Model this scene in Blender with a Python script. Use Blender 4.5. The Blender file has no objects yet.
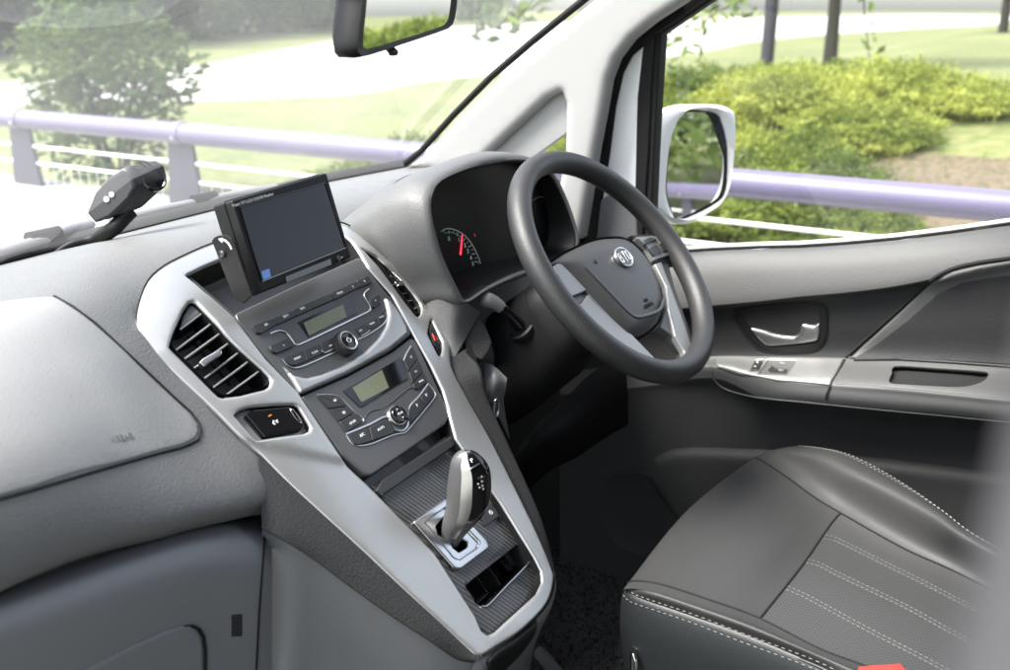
import bpy, bmesh, math, random
import numpy as np
from mathutils import Vector as V, Matrix
from mathutils.bvhtree import BVHTree
from mathutils.geometry import delaunay_2d_cdt
random.seed(7)
sc = bpy.context.scene
COL = sc.collection
# ------------------------------------------------------------------ camera
F = 950.0; PHI = math.radians(29.5); PIT = math.radians(19)
EYE = V((-.842, -.513, 1.50))
_ch, _sh, _cp, _sp = math.cos(PHI), math.sin(PHI), math.cos(PIT), math.sin(PIT)
AX = V((_ch*_cp, _sh*_cp, -_sp)); RT = V((_sh, -_ch, 0)); UP = V((_ch*_sp, _sh*_sp, _cp))
def ray(px, py):
    return AX + RT*((px-505)/F) + UP*((335-py)/F)
def P(px, py, x=None, y=None, z=None, d=None):
    r = ray(px, py)
    if x is not None: t = (x-EYE.x)/r.x
    elif y is not None: t = (y-EYE.y)/r.y
    elif z is not None: t = (z-EYE.z)/r.z
    else: t = d
    return EYE + r*t
def Pn(px, py, p0, n):
    r = ray(px, py); t = (p0-EYE).dot(n)/r.dot(n)
    return EYE + r*t
def proj(p):
    v = p-EYE; t = v.dot(AX)
    return (505+F*v.dot(RT)/t, 335-F*v.dot(UP)/t)
# ------------------------------------------------------------------ curves
def catmull(pts, n, closed=False):
    """resample control points to n points along a Catmull-Rom curve (uniform in arc length)"""
    pts = [V(p) for p in pts]; m = len(pts)
    fine = []
    K = 10
    for i in range(m if closed else m-1):
        if closed: a, b, c, d = pts[i-1], pts[i], pts[(i+1) % m], pts[(i+2) % m]
        else:
            b, c = pts[i], pts[i+1]
            a = pts[i-1] if i > 0 else b*2-c
            d = pts[i+2] if i+2 < m else c*2-b
        for k in range(K):
            t = k/K
            fine.append(.5*((2*b)+(c-a)*t+(2*a-5*b+4*c-d)*t*t+(3*b-a-3*c+d)*t**3))
    fine.append(pts[0].copy() if closed else pts[-1].copy())
    L = [0]
    for i in range(1, len(fine)): L.append(L[-1]+(fine[i]-fine[i-1]).length)
    out = []; j = 0
    N = n if closed else n-1
    for i in range(n):
        s = L[-1]*i/N
        while j < len(L)-2 and L[j+1] < s: j += 1
        seg = L[j+1]-L[j]
        out.append(fine[j].lerp(fine[j+1], 0 if seg < 1e-12 else (s-L[j])/seg))
    return out
def catp(pts, K=8):
    """Catmull-Rom keeping parameter alignment (K steps per control span)"""
    pts = [V(p) for p in pts]; m = len(pts); out = []
    for i in range(m-1):
        b, c = pts[i], pts[i+1]
        a = pts[i-1] if i > 0 else b*2-c
        d = pts[i+2] if i+2 < m else c*2-b
        for k in range(K):
            t = k/K
            out.append(.5*((2*b)+(c-a)*t+(2*a-5*b+4*c-d)*t*t+(3*b-a-3*c+d)*t**3))
    out.append(pts[-1].copy())
    return out
def rnd(poly, r, n=5):
    """round the corners of a closed polygon; r a number or one per corner"""
    out = []; m = len(poly)
    for i in range(m):
        p = V(poly[i]); a = V(poly[i-1]); b = V(poly[(i+1) % m])
        rr = r[i] if isinstance(r, (list, tuple)) else r
        da, db = (a-p), (b-p)
        if rr <= 0: out.append(p); continue
        q = min(rr, da.length*.48, db.length*.48)
        s, e = p+da.normalized()*q, p+db.normalized()*q
        for k in range(n+1):
            t = k/n
            out.append(s*(1-t)**2+p*2*t*(1-t)+e*t*t)
    return out
def dens(poly, step, closed=True):
    out = []; m = len(poly)
    for i in range(m if closed else m-1):
        a, b = V(poly[i]), V(poly[(i+1) % m]); k = max(1, int(round((b-a).length/step)))
        for j in range(k): out.append(a.lerp(b, j/k))
    if not closed: out.append(V(poly[-1]))
    return out
def sm(pts, n, closed=True):
    return [(p.x, p.y) for p in catmull([(q[0], q[1], 0) for q in pts], n, closed)]
# ------------------------------------------------------------------ mesh builder
class MB:
    def __init__(s): s.v = []; s.f = []; s.m = []
    def add(s, verts, faces, mi=0):
        b = len(s.v); s.v += [V(p) for p in verts]
        for f in faces: s.f.append([i+b for i in f]); s.m.append(mi)
    def grid(s, rows, mi=0, closed_u=False, closed_v=False):
        n = len(rows); m = len(rows[0]); fs = []
        for i in range(n if closed_v else n-1):
            for j in range(m if closed_u else m-1):
                fs.append((i*m+j, i*m+(j+1) % m, ((i+1) % n)*m+(j+1) % m, ((i+1) % n)*m+j))
        s.add([p for r in rows for p in r], fs, mi)
    def cap(s, loop, mi=0):
        s.add(loop, [list(range(len(loop)))], mi)
    def tube(s, pts, r, n=10, mi=0, closed=False, cap=True, flat=None):
        """r: radius or list; flat=(vector, factor) squashes along a direction"""
        pts = [V(p) for p in pts]; m = len(pts); rows = []
        prev = None
        for i in range(m):
            if closed: t = pts[(i+1) % m]-pts[i-1]
            else: t = pts[min(i+1, m-1)]-pts[max(i-1, 0)]
            t.normalize()
            if prev is None:
                a = V((0, 0, 1)) if abs(t.z) < .9 else V((1, 0, 0))
                nx = (a-t*a.dot(t)).normalized()
            else: nx = (prev-t*prev.dot(t)).normalized()
            prev = nx; ny = t.cross(nx)
            rr = r[i] if isinstance(r, (list, tuple)) else r
            ring = []
            for k in range(n):
                an = 2*math.pi*k/n; o = (nx*math.cos(an)+ny*math.sin(an))*rr
                if flat: o = o-flat[0]*o.dot(flat[0])*(1-flat[1])
                ring.append(pts[i]+o)
            rows.append(ring)
        s.grid(rows, mi, closed_u=True, closed_v=closed)
        if cap and not closed: s.cap(rows[0][::-1], mi); s.cap(rows[-1], mi)
    def box(s, c, ax, ay, az, mi=0):
        """box from centre and three half-axis vectors"""
        c, ax, ay, az = V(c), V(ax), V(ay), V(az)
        vs = [c+ax*i+ay*j+az*k for i in (-1, 1) for j in (-1, 1) for k in (-1, 1)]
        s.add(vs, [(0, 1, 3, 2), (4, 6, 7, 5), (0, 4, 5, 1), (2, 3, 7, 6), (0, 2, 6, 4), (1, 5, 7, 3)], mi)
    def lathe(s, c, axis, prof, n=32, mi=0, ref=None):
        """prof: list of (radius, height along axis)"""
        axis = V(axis).normalized(); a = ref or (V((0, 0, 1)) if abs(axis.z) < .9 else V((1, 0, 0)))
        ux = (a-axis*a.dot(axis)).normalized(); uy = axis.cross(ux); rows = []
        for r, h in prof:
            rows.append([V(c)+axis*h+(ux*math.cos(2*math.pi*k/n)+uy*math.sin(2*math.pi*k/n))*r for k in range(n)])
        s.grid(rows, mi, closed_u=True)
    def prism(s, loop, n, h0, h1, bev=0.0, mi=0):
        """flat-topped pad: closed 3D loop, extruded along n from h0 to h1 with a rounded top edge"""
        n = V(n).normalized(); loop = [V(p) for p in loop]; m = len(loop)
        area = V((0, 0, 0))
        for i in range(m): area += loop[i].cross(loop[(i+1) % m])
        sg = 1 if area.dot(n) > 0 else -1
        def inset(d):
            out = []
            for i in range(m):
                e1 = loop[i]-loop[i-1]; e2 = loop[(i+1) % m]-loop[i]
                n1 = n.cross(e1); n2 = n.cross(e2)
                if n1.length > 1e-12: n1.normalize()
                if n2.length > 1e-12: n2.normalize()
                b = n1+n2
                if b.length < 1e-6: b = n1
                b.normalize(); k = max(.45, b.dot(n1))
                out.append(loop[i]+b*(sg*d/k))
            return out
        rows = [[p+n*h0 for p in loop]]
        if bev > 0:
            for k in range(4):
                a = math.pi/2*k/3
                rows.append([p+n*(h1-bev+bev*math.sin(a)) for p in inset(bev*(1-math.cos(a)))])
        else: rows.append([p+n*h1 for p in loop])
        if sg < 0: rows = [r[::-1] for r in rows]
        s.grid(rows, mi, closed_u=True); s.cap(rows[-1], mi)
    def text(s, txt, o, xd, yd, size, mi=0, ext=.0002, align='CENTER', bold=0):
        o, xd, yd = V(o), V(xd).normalized(), V(yd)
        yd = (yd-xd*yd.dot(xd)).normalized(); zd = xd.cross(yd)
        cu = bpy.data.curves.new('lettering', 'FONT'); cu.body = txt; cu.size = size; cu.align_x = align; cu.align_y = 'CENTER'
        cu.extrude = ext; cu.offset = bold; cu.resolution_u = 3
        ob = bpy.data.objects.new('lettering', cu); me = bpy.data.meshes.new_from_object(ob)
        s.add([o+xd*v.co.x+yd*v.co.y+zd*v.co.z for v in me.vertices], [list(p.vertices) for p in me.polygons], mi)
        bpy.data.objects.remove(ob); bpy.data.meshes.remove(me); bpy.data.curves.remove(cu)
    def build(s, name, mats, parent=None, smooth=True, ang=35, weld=0):
        me = bpy.data.meshes.new(name)
        org = parent['_org'] if parent is not None else V((0, 0, 0))
        org = V(org)
        me.from_pydata([tuple(p-org) for p in s.v], [], s.f)
        mats = mats if isinstance(mats, (list, tuple)) else [mats]
        for m in mats: me.materials.append(m)
        me.polygons.foreach_set('material_index', s.m)
        if weld:
            bm = bmesh.new(); bm.from_mesh(me); bmesh.ops.remove_doubles(bm, verts=bm.verts, dist=weld)
            bm.to_mesh(me); bm.free()
        bm = bmesh.new(); bm.from_mesh(me); bmesh.ops.recalc_face_normals(bm, faces=bm.faces); bm.to_mesh(me); bm.free()
        if smooth:
            me.polygons.foreach_set('use_smooth', [True]*len(me.polygons))
            me.set_sharp_from_angle(angle=math.radians(ang))
        me.update()
        o = bpy.data.objects.new(name, me); COL.objects.link(o)
        o['_org'] = tuple(org)
        if parent is not None: o.parent = parent
        return o
def thing(name, label, cat, loc=(0, 0, 0), group=None):
    o = bpy.data.objects.new(name, None); COL.objects.link(o); o.location = loc
    o.empty_display_size = .05; o['_org'] = tuple(loc)
    return tag(o, label, cat, group)
def tag(o, label=None, cat=None, group=None, kind=None):
    if label: o['label'] = label
    if cat: o['category'] = cat; o['kind'] = 'thing'
    if group: o['group'] = group
    if kind: o['kind'] = kind
    return o
# ------------------------------------------------------------------ guide surfaces (never linked to the scene)
class Surf:
    def __init__(s, rows):
        n = len(rows); m = len(rows[0]); s.rows = rows
        s.vs = [V(p) for r in rows for p in r]
        fs = [(i*m+j, i*m+j+1, (i+1)*m+j+1, (i+1)*m+j) for i in range(n-1) for j in range(m-1)]
        s.bvh = BVHTree.FromPolygons(s.vs, fs)
        # smooth vertex normals
        s.fs = fs; vn = [V((0, 0, 0)) for _ in s.vs]; s.fn = []
        for f in fs:
            nn = (s.vs[f[2]]-s.vs[f[0]]).cross(s.vs[f[3]]-s.vs[f[1]])
            for k in f: vn[k] = vn[k]+nn
        s.vn = [q.normalized() if q.length > 1e-12 else V((0, 0, 1)) for q in vn]
    def nrm(s, co, fi):
        f = s.fs[fi]; acc = V((0, 0, 0))
        for k in f:
            acc += s.vn[k]/((s.vs[k]-co).length+1e-5)
        acc.normalize()
        return acc if acc.dot(EYE-co) > 0 else -acc
    def hit(s, px, py, off=0.0):
        r = ray(px, py).normalized(); co, no, fi, d = s.bvh.ray_cast(EYE, r)
        if co is None:
            co, no, fi, d = s.bvh.find_nearest(P(px, py, d=1.1))
            for _ in range(6):
                q = Pn(px, py, co, no); co2, no2, fi, d = s.bvh.find_nearest(q)
                co, no = co2, no2
            n = s.nrm(co, fi); q = Pn(px, py, co, no if no.dot(EYE-co) > 0 else -no)
            return q+n*off
        return co+s.nrm(co, fi)*off
    def hitn(s, px, py):
        r = ray(px, py).normalized(); co, no, fi, d = s.bvh.ray_cast(EYE, r)
        if co is None:
            co = s.hit(px, py); _, _, fi, _ = s.bvh.find_nearest(co)
        return co, s.nrm(co, fi)
    def at(s, px, py, h):
        """foot on the surface of the point seen at (px, py) that stands h above it"""
        co, n = s.hitn(px, py); q = Pn(px, py, co+n*h, n)-n*h
        return q
    def near(s, p, n):
        best = None
        for sg in (1, -1):
            co, no, fi, d = s.bvh.ray_cast(p, n*sg)
            if co is not None and (best is None or d < best[2]): best = (co, fi, d)
        if best is None:
            co, no, fi, d = s.bvh.find_nearest(p)
            q = p-n*((p-co).dot(n))
            return q, s.nrm(co, fi)
        return best[0], s.nrm(best[0], best[1])
def net(ctrl, K=8, L=8):
    """bicubic patch through a grid of control points"""
    a = [catp(r, K) for r in ctrl]
    cols = [catp([a[i][j] for i in range(len(a))], L) for j in range(len(a[0]))]
    return [[cols[j][i] for j in range(len(cols))] for i in range(len(cols[0]))]
def inpoly(x, y, poly):
    c = False; j = len(poly)-1
    for i in range(len(poly)):
        xi, yi = poly[i]; xj, yj = poly[j]
        if (yi > y) != (yj > y) and x < (xj-xi)*(y-yi)/(yj-yi)+xi: c = not c
        j = i
    return c
def pdist(x, y, poly):
    b = 1e9; j = len(poly)-1
    for i in range(len(poly)):
        ax, ay = poly[j]; dx, dy = poly[i][0]-ax, poly[i][1]-ay; l = dx*dx+dy*dy
        t = 0 if l == 0 else max(0, min(1, ((x-ax)*dx+(y-ay)*dy)/l))
        q = (x-ax-t*dx)**2+(y-ay-t*dy)**2
        if q < b: b = q
        j = i
    return math.sqrt(b)
def sheet(mb, surf, outer, holes=(), off=.003, thick=.006, r=.002, step=.006, mi=0, px=True, disp=None, bstep=None, ms=None):
    """a panel laid on a guide surface: outline given in pixels (px) or 3D, rounded edges of radius r, real thickness"""
    def lift(pl): return [surf.at(q[0], q[1], off) for q in pl] if px else [V(q) for q in pl]
    o3 = lift(outer); h3 = [lift(h) for h in holes]
    c = sum(o3, V((0, 0, 0)))/len(o3)
    n = V((0, 0, 0))
    for i in range(len(o3)): n += (o3[i]-c).cross(o3[(i+1) % len(o3)]-c)
    n.normalize()
    if n.dot(EYE-c) < 0: n = -n
    ux = (V((1, 0, 0))-n*n.x) if abs(n.x) < .9 else (V((0, 1, 0))-n*n.y)
    ux.normalize(); uy = n.cross(ux)
    bs = bstep or step
    def uv(l): return [((p-c).dot(ux), (p-c).dot(uy)) for p in dens(l, bs)]
    loops = [uv(o3)]+[uv(h) for h in h3]
    pts = []; edges = []
    def addloop(l):
        b = len(pts); pts.extend(l); m = len(l)
        edges.extend([(b+i, b+(i+1) % m) for i in range(m)])
    def inset(l, d, sgn):
        m = len(l); a = sum(l[i][0]*l[(i+1) % m][1]-l[(i+1) % m][0]*l[i][1] for i in range(m))
        s = (1 if a > 0 else -1)*sgn; out = []
        for i in range(m):
            e1 = V((l[i][0]-l[i-1][0], l[i][1]-l[i-1][1])); e2 = V((l[(i+1) % m][0]-l[i][0], l[(i+1) % m][1]-l[i][1]))
            n1 = V((-e1.y, e1.x)).normalized()*s; n2 = V((-e2.y, e2.x)).normalized()*s
            b = n1+n2
            if b.length < 1e-6: b = n1.copy()
            b.normalize(); k = max(.5, b.dot(n1)); q = V(l[i])+b*(d/k)
            out.append((q.x, q.y))
        return out
    for l in loops: addloop(l)
    LA = [np.array(l, float) for l in loops]
    def npdist(q):
        q = np.asarray(q, float).reshape(-1, 2); best = np.full(len(q), 1e18)
        for l in LA:
            a = l; d = np.roll(l, -1, 0)-l; ll = np.maximum((d*d).sum(1), 1e-18)
            for s0 in range(0, len(q), 800):
                w = q[s0:s0+800, None, :]-a[None]
                t = np.clip((w*d[None]).sum(2)/ll, 0, 1)
                e = w-t[..., None]*d[None]
                best[s0:s0+800] = np.minimum(best[s0:s0+800], (e*e).sum(2).min(1))
        return np.sqrt(best)
    def npin(q):
        q = np.asarray(q, float).reshape(-1, 2); res = None
        for l in LA:
            xi, yi = l[:, 0], l[:, 1]; xj, yj = np.roll(xi, 1), np.roll(yi, 1)
            dy = np.where(yj-yi == 0, 1e-18, yj-yi); c = np.zeros(len(q), bool)
            for s0 in range(0, len(q), 800):
                x = q[s0:s0+800, 0:1]; y = q[s0:s0+800, 1:2]
                cr = ((yi > y) != (yj > y)) & (x < (xj-xi)*(y-yi)/dy+xi)
                c[s0:s0+800] = cr.sum(1) % 2 == 1
            res = c if res is None else res & ~c
        return res
    for li, l in enumerate(loops):
        if r <= 0: break
        for f in (.12, .35, .65, 1.0):
            d = f*r; q = np.array(inset(l, d, 1 if li == 0 else -1))
            ok = npin(q) & (npdist(q) > d*.9)
            pts.extend([tuple(p) for p in q[ok]])
    xs = [q[0] for q in loops[0]]; ys = [q[1] for q in loops[0]]
    y = min(ys); row = 0; cand = []
    while y < max(ys):
        x = min(xs)+(step/2 if row % 2 else 0)
        while x < max(xs): cand.append((x, y)); x += step
        y += step*.866; row += 1
    if cand:
        q = np.array(cand); ok = npin(q); q = q[ok]
        if len(q):
            q = q[npdist(q) > max(r*1.3, step*.45)]; pts.extend([tuple(p) for p in q])
    rv, re, rf, *_ = delaunay_2d_cdt([V(q) for q in pts], edges, [], 0, 1e-7)
    tris = []
    cc = npin([(sum(rv[i].x for i in f)/len(f), sum(rv[i].y for i in f)/len(f)) for f in rf])
    tris = [list(f) for f, k in zip(rf, cc) if k]
    used = sorted({i for t in tris for i in t}); ix = {k: i for i, k in enumerate(used)}
    top = []; low = []
    DD = npdist([(rv[k].x, rv[k].y) for k in used])
    for k, d in zip(used, DD):
        x, yy = rv[k].x, rv[k].y; co, no = surf.near(c+ux*x+uy*yy, n); d = float(d)
        h = off
        if d < r: h = off-(r-math.sqrt(max(0, r*r-(r-d)**2)))
        if disp: h += disp(co, d)
        top.append(co+no*h); low.append(co+no*(off-thick))
    cnt = {}
    for t in tris:
        for i in range(3):
            a, b = ix[t[i]], ix[t[(i+1) % 3]]
            cnt[(a, b)] = cnt.get((a, b), 0)+1
    fs = [[ix[i] for i in t] for t in tris]; vs = list(top); bmap = {}
    if thick > 0:
        for (a, b) in list(cnt):
            if (b, a) not in cnt:
                for k in (a, b):
                    if k not in bmap: bmap[k] = len(vs); vs.append(low[k])
                fs.append([b, a, bmap[a], bmap[b]])
    mb.add(vs, fs[:len(tris)], mi)
    if len(fs) > len(tris):
        b = len(mb.v)-len(vs)
        for f in fs[len(tris):]: mb.f.append([i+b for i in f]); mb.m.append(mi if ms is None else ms)
def line_on(mb, surf, pl, rad=.001, off=0.0, n=6, mi=0, step=.006, closed=False):
    p3 = [surf.hit(q.x, q.y, off) for q in dens([(a[0], a[1], 0) for a in pl], 4, closed)]
    mb.tube(p3, rad, n, mi, closed=closed)
# ------------------------------------------------------------------ materials
def mat(name, col, rough=.5, metal=0.0, grain=0, gstr=.2, spec=.5, coat=0, noise=0, nscale=30, emit=None, kind='leather', gdist=.0006, sheen=0):
    m = bpy.data.materials.new(name); m.use_nodes = True; nt = m.node_tree; b = nt.nodes['Principled BSDF']
    col = tuple(col)+(1,) if not isinstance(col, (int, float)) else (col, col, col, 1)
    b.inputs['Base Color'].default_value = col; b.inputs['Roughness'].default_value = rough
    b.inputs['Metallic'].default_value = metal; b.inputs['Specular IOR Level'].default_value = spec
    b.inputs['Coat Weight'].default_value = coat
    if sheen: b.inputs['Sheen Weight'].default_value = sheen
    tc = nt.nodes.new('ShaderNodeTexCoord')
    if noise:
        nz = nt.nodes.new('ShaderNodeTexNoise'); nz.inputs['Scale'].default_value = nscale; nz.inputs['Detail'].default_value = 5
        nt.links.new(tc.outputs['Object'], nz.inputs['Vector'])
        mr = nt.nodes.new('ShaderNodeMapRange'); mr.inputs[1].default_value = .3; mr.inputs[2].default_value = .7
        mr.inputs[3].default_value = max(.05, rough-noise); mr.inputs[4].default_value = min(1, rough+noise)
        nt.links.new(nz.outputs['Fac'], mr.inputs[0]); nt.links.new(mr.outputs[0], b.inputs['Roughness'])
    if grain:
        bp = nt.nodes.new('ShaderNodeBump'); bp.inputs['Strength'].default_value = gstr; bp.inputs['Distance'].default_value = gdist
        if kind == 'leather':
            vo = nt.nodes.new('ShaderNodeTexVoronoi'); vo.feature = 'F1'; vo.inputs['Scale'].default_value = grain
            nt.links.new(tc.outputs['Object'], vo.inputs['Vector'])
            de = nt.nodes.new('ShaderNodeTexVoronoi'); de.feature = 'DISTANCE_TO_EDGE'; de.inputs['Scale'].default_value = grain; nt.links.new(tc.outputs['Object'], de.inputs['Vector'])
            ra = nt.nodes.new('ShaderNodeMapRange'); ra.inputs[2].default_value = .16; ra.inputs[3].default_value = 1-.55*gstr; ra.inputs[4].default_value = 1.0; nt.links.new(de.outputs['Distance'], ra.inputs[0])
            mc = nt.nodes.new('ShaderNodeVectorMath'); mc.operation = 'SCALE'; mc.inputs[0].default_value = col[:3]; nt.links.new(ra.outputs[0], mc.inputs[3]); nt.links.new(mc.outputs[0], b.inputs['Base Color'])
            inv = nt.nodes.new('ShaderNodeMath'); inv.operation = 'SUBTRACT'; inv.inputs[0].default_value = 1
            nt.links.new(vo.outputs['Distance'], inv.inputs[1]); nt.links.new(inv.outputs[0], bp.inputs['Height'])
        else:
            no = nt.nodes.new('ShaderNodeTexNoise'); no.inputs['Scale'].default_value = grain; no.inputs['Detail'].default_value = 3
            nt.links.new(tc.outputs['Object'], no.inputs['Vector']); nt.links.new(no.outputs['Fac'], bp.inputs['Height'])
        nt.links.new(bp.outputs['Normal'], b.inputs['Normal'])
    if emit:
        b.inputs['Emission Color'].default_value = tuple(emit[:3])+(1,); b.inputs['Emission Strength'].default_value = emit[3]
    return m
M = {}
M['pad'] = mat('dash_leather_grain', (.125, .125, .125), .5, grain=470, gstr=.38, gdist=.0008, noise=.05)
M['cover'] = mat('cover_leather_grain', (.20, .20, .20), .52, grain=520, gstr=.2, gdist=.0008, noise=.05)
M['padshade'] = mat('shaded_flank_leather', (.02, .02, .0205), .6, grain=430, gstr=.5, gdist=.0008)  # the pad's leather again, with the flank's shade put into its colour
M['padhood'] = mat('hood_leather_grain', (.085, .085, .086), .55, grain=470, gstr=.38, gdist=.0008, noise=.05)
M['glove'] = mat('glovebox_plastic', (.16, .165, .175), .5, grain=700, gstr=.12, kind='n')
M['hard'] = mat('hard_grey_plastic', (.112, .115, .120), .5, grain=700, gstr=.12, kind='n')
M['hardlight'] = mat('light_grey_plastic', (.12, .12, .125), .5, grain=700, gstr=.12, kind='n')
M['wtrim'] = mat('wheel_silver_trim', (.22, .22, .217), .36, .5)
M['dark'] = mat('dark_plastic', (.004, .004, .0045), .55, spec=.25, grain=700, gstr=.1, kind='n')
M['black'] = mat('black_plastic', (.0025, .0025, .003), .5, spec=.2)
M['gloss'] = mat('piano_black', (.004, .004, .005), .08)
M['silver'] = mat('satin_silver_paint', (.41, .41, .406), .36, .75, noise=.02, nscale=8, grain=2500, gstr=.04, kind='n', gdist=.0002)
M['trim'] = mat('graphite_metallic', (.072, .072, .074), .38, .35, noise=.03)
M['button'] = mat('button_grey', (.018, .018, .019), .42, noise=.04)
M['mark'] = mat('white_marking', (.55, .55, .54), .6)
M['chrome'] = mat('chrome', (.82, .82, .82), .12, 1.0)
M['handle'] = mat('brushed_silver_handle', (.30, .30, .30), .24, .85)
M['satin'] = mat('satin_chrome', (.6, .6, .6), .28, 1.0)
M['white'] = mat('white_body_paint', (.78, .78, .78), .25, coat=.4)
M['pillar'] = mat('light_pillar_trim', (.27, .27, .267), .6, grain=900, gstr=.08, kind='n')
M['rubber'] = mat('black_rubber', (.009, .009, .009), .75, spec=.2)
M['seat'] = mat('seat_leather', (.032, .032, .0322), .56, spec=.35, grain=520, gstr=.22, noise=.06, nscale=12)
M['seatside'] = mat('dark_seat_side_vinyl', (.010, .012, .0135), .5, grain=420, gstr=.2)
M['thread'] = mat('pale_thread', (.2, .2, .195), .7)
M['red'] = mat('red_plastic', (.55, .03, .02), .35)
M['wheel'] = mat('wheel_rubber', (.021, .021, .0215), .48, grain=520, gstr=.4, noise=.04)
M['airbag'] = mat('wheel_centre_plastic', (.032, .032, .033), .48, grain=500, gstr=.12)
M['bolt'] = mat('steel', (.45, .45, .45), .35, 1.0)
M['door'] = mat('door_upper_vinyl', (.058, .058, .059), .62, grain=420, gstr=.3)
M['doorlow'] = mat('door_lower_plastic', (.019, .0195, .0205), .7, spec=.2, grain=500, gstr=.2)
M['weave'] = mat('door_insert_weave', (.018, .018, .020), .75, grain=500, gstr=.6)
M['arm'] = mat('armrest_plastic', (.07, .07, .071), .6, grain=420, gstr=.25)
M['silverdk'] = mat('switch_panel_silver', (.26, .26, .255), .4, .6, noise=.03)
M['carpet'] = mat('black_loop_carpet', (.012, .012, .012), .95, grain=260, gstr=1.0, gdist=.006)
# ================================================================== guide surfaces of the dashboard
_prof = catp([(0, .46, 1.224), (0, .40, 1.237), (0, .345, 1.2385), (0, .30, 1.222), (0, .265, 1.201), (0, .234, 1.175)], 6)
_prof = [(p.y, p.z) for p in _prof]
for k in range(1, 40): _prof.append((.234-.662*.018*k, 1.175-.75*.018*k))
def _stack(push=0.0, curv=2.2):
    rows = []
    for i, (y, z) in enumerate(_prof):
        a = _prof[max(i-1, 0)]; b = _prof[min(i+1, len(_prof)-1)]
        t = V((0, b[0]-a[0], b[1]-a[1])).normalized(); n = V((0, t.z, -t.y))
        if n.z < 0: n = -n
        row = []
        for k in range(61):
            x = -.32+.6*k/60; h = -curv*max(0, abs(x+.02)-.12)**2-push
            row.append(V((x, y, z))+n*h)
        rows.append(row)
    return Surf(rows)
STACK = _stack()
SN = V((0, -.75, .662)); SE = V((0, -.662, -.75)); SX = V((1, 0, 0))
CARB = _stack(.007, 0)
_sec = {
 -.80: [(.50, 1.205), (.42, 1.225), (.31, 1.238), (.23, 1.24), (.165, 1.228), (.115, 1.20), (.087, 1.17), (.075, 1.14), (.078, 1.112), (.098, 1.095)],
 -.50: [(.535, 1.205), (.45, 1.226), (.33, 1.238), (.25, 1.24), (.18, 1.228), (.125, 1.20), (.097, 1.17), (.083, 1.135), (.084, 1.11), (.103, 1.095)],
 -.35: [(.555, 1.205), (.45, 1.227), (.34, 1.238), (.27, 1.235), (.21, 1.206), (.16, 1.168), (.125, 1.132), (.10, 1.10), (.092, 1.077), (.107, 1.060)],
 -.25: [(.565, 1.205), (.45, 1.228), (.36, 1.236), (.30, 1.225), (.252, 1.190), (.205, 1.146), (.16, 1.105), (.118, 1.068), (.104, 1.045), (.114, 1.028)],
 -.15: [(.572, 1.205), (.47, 1.227), (.40, 1.234), (.345, 1.220), (.295, 1.182), (.245, 1.14), (.195, 1.088), (.155, 1.05), (.135, 1.02), (.135, .99)],
  .00: [(.580, 1.205), (.48, 1.226), (.41, 1.232), (.36, 1.216), (.31, 1.175), (.26, 1.135), (.21, 1.08), (.17, 1.05), (.15, 1.02), (.15, .99)],
  .20: [(.588, 1.205), (.49, 1.226), (.42, 1.232), (.36, 1.216), (.31, 1.175), (.26, 1.135), (.21, 1.08), (.17, 1.05), (.15, 1.02), (.15, .99)],
  .45: [(.600, 1.205), (.49, 1.222), (.42, 1.226), (.36, 1.216), (.31, 1.175), (.26, 1.135), (.21, 1.08), (.17, 1.05), (.15, 1.02), (.15, .99)],
  .72: [(.570, 1.205), (.49, 1.215), (.42, 1.215), (.36, 1.20), (.31, 1.165), (.26, 1.13), (.21, 1.08), (.17, 1.05), (.15, 1.02), (.15, .99)],
}
_ctrl = [[V((x, p[0], p[1])) for p in _sec[x]] for x in sorted(_sec)]
PADROWS = net(_ctrl, 10, 12)
PAD = Surf(PADROWS)

dash = thing('dashboard', 'grey dashboard with silver centre console, radio and instrument cluster below the windscreen', 'dashboard', (0, .35, .40))
# ------------------------------------------------------------------ leather pad
mb = MB(); mb.grid(PADROWS)
# rolled lip turning under along the lower edge
last = [r[-1] for r in PADROWS]
mb.grid([[p+V((0, dy, dz)) for p in last] for dy, dz in ((0, 0), (.012, -.006), (.03, -.008), (.06, -.006))])
mb.build('leather_pad', M['pad'], dash, ang=60, weld=.0003)
# passenger airbag cover, a separate skin with a seam around it
COVER = [(-170, 372), (-80, 330), (-20, 306), (54, 297), (72, 308), (95, 325), (141, 368), (177, 402), (190, 414), (197.5, 425), (198.5, 432), (196, 438), (190, 442), (181, 446), (157, 452), (107.5, 466), (36, 487), (0, 497), (-60, 518), (-130, 545)]
mb = MB()
cov = [PAD.hit(*q) for q in COVER]
sheet(mb, PAD, cov, off=.0010, thick=.005, r=.0025, step=.010, px=False, bstep=.006)
cover = mb.build('airbag_cover', M['cover'], dash, ang=60)
tag(cover, 'pale smooth passenger airbag cover')
mb = MB(); line_on(mb, PAD, [(54, 296.5), (72, 306.5), (95, 323.5), (141, 366.5), (177, 400.5), (191, 413), (199, 424), (200.5, 432), (198, 440), (191, 444), (181, 448), (157, 454), (107.5, 468), (36, 489), (0, 499), (-60, 520)], .0015, .0004)
mb.build('cover_seam', M['rubber'], cover)
mb = MB()
a, n = PAD.hitn(121, 439); b = PAD.hit(131, 436.5)
mb.text('AIRBAG', a+n*.0011, b-a, n.cross(b-a), .0085, ext=.0004)
mb.build('embossed_mark', M['hard'], cover)
# seam of the leather piece at the corner
mb = MB(); line_on(mb, PAD, [(293, 487), (283, 503), (270, 518), (263, 527)], .0012, 0)
mb.build('leather_seam', M['rubber'], dash)
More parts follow.
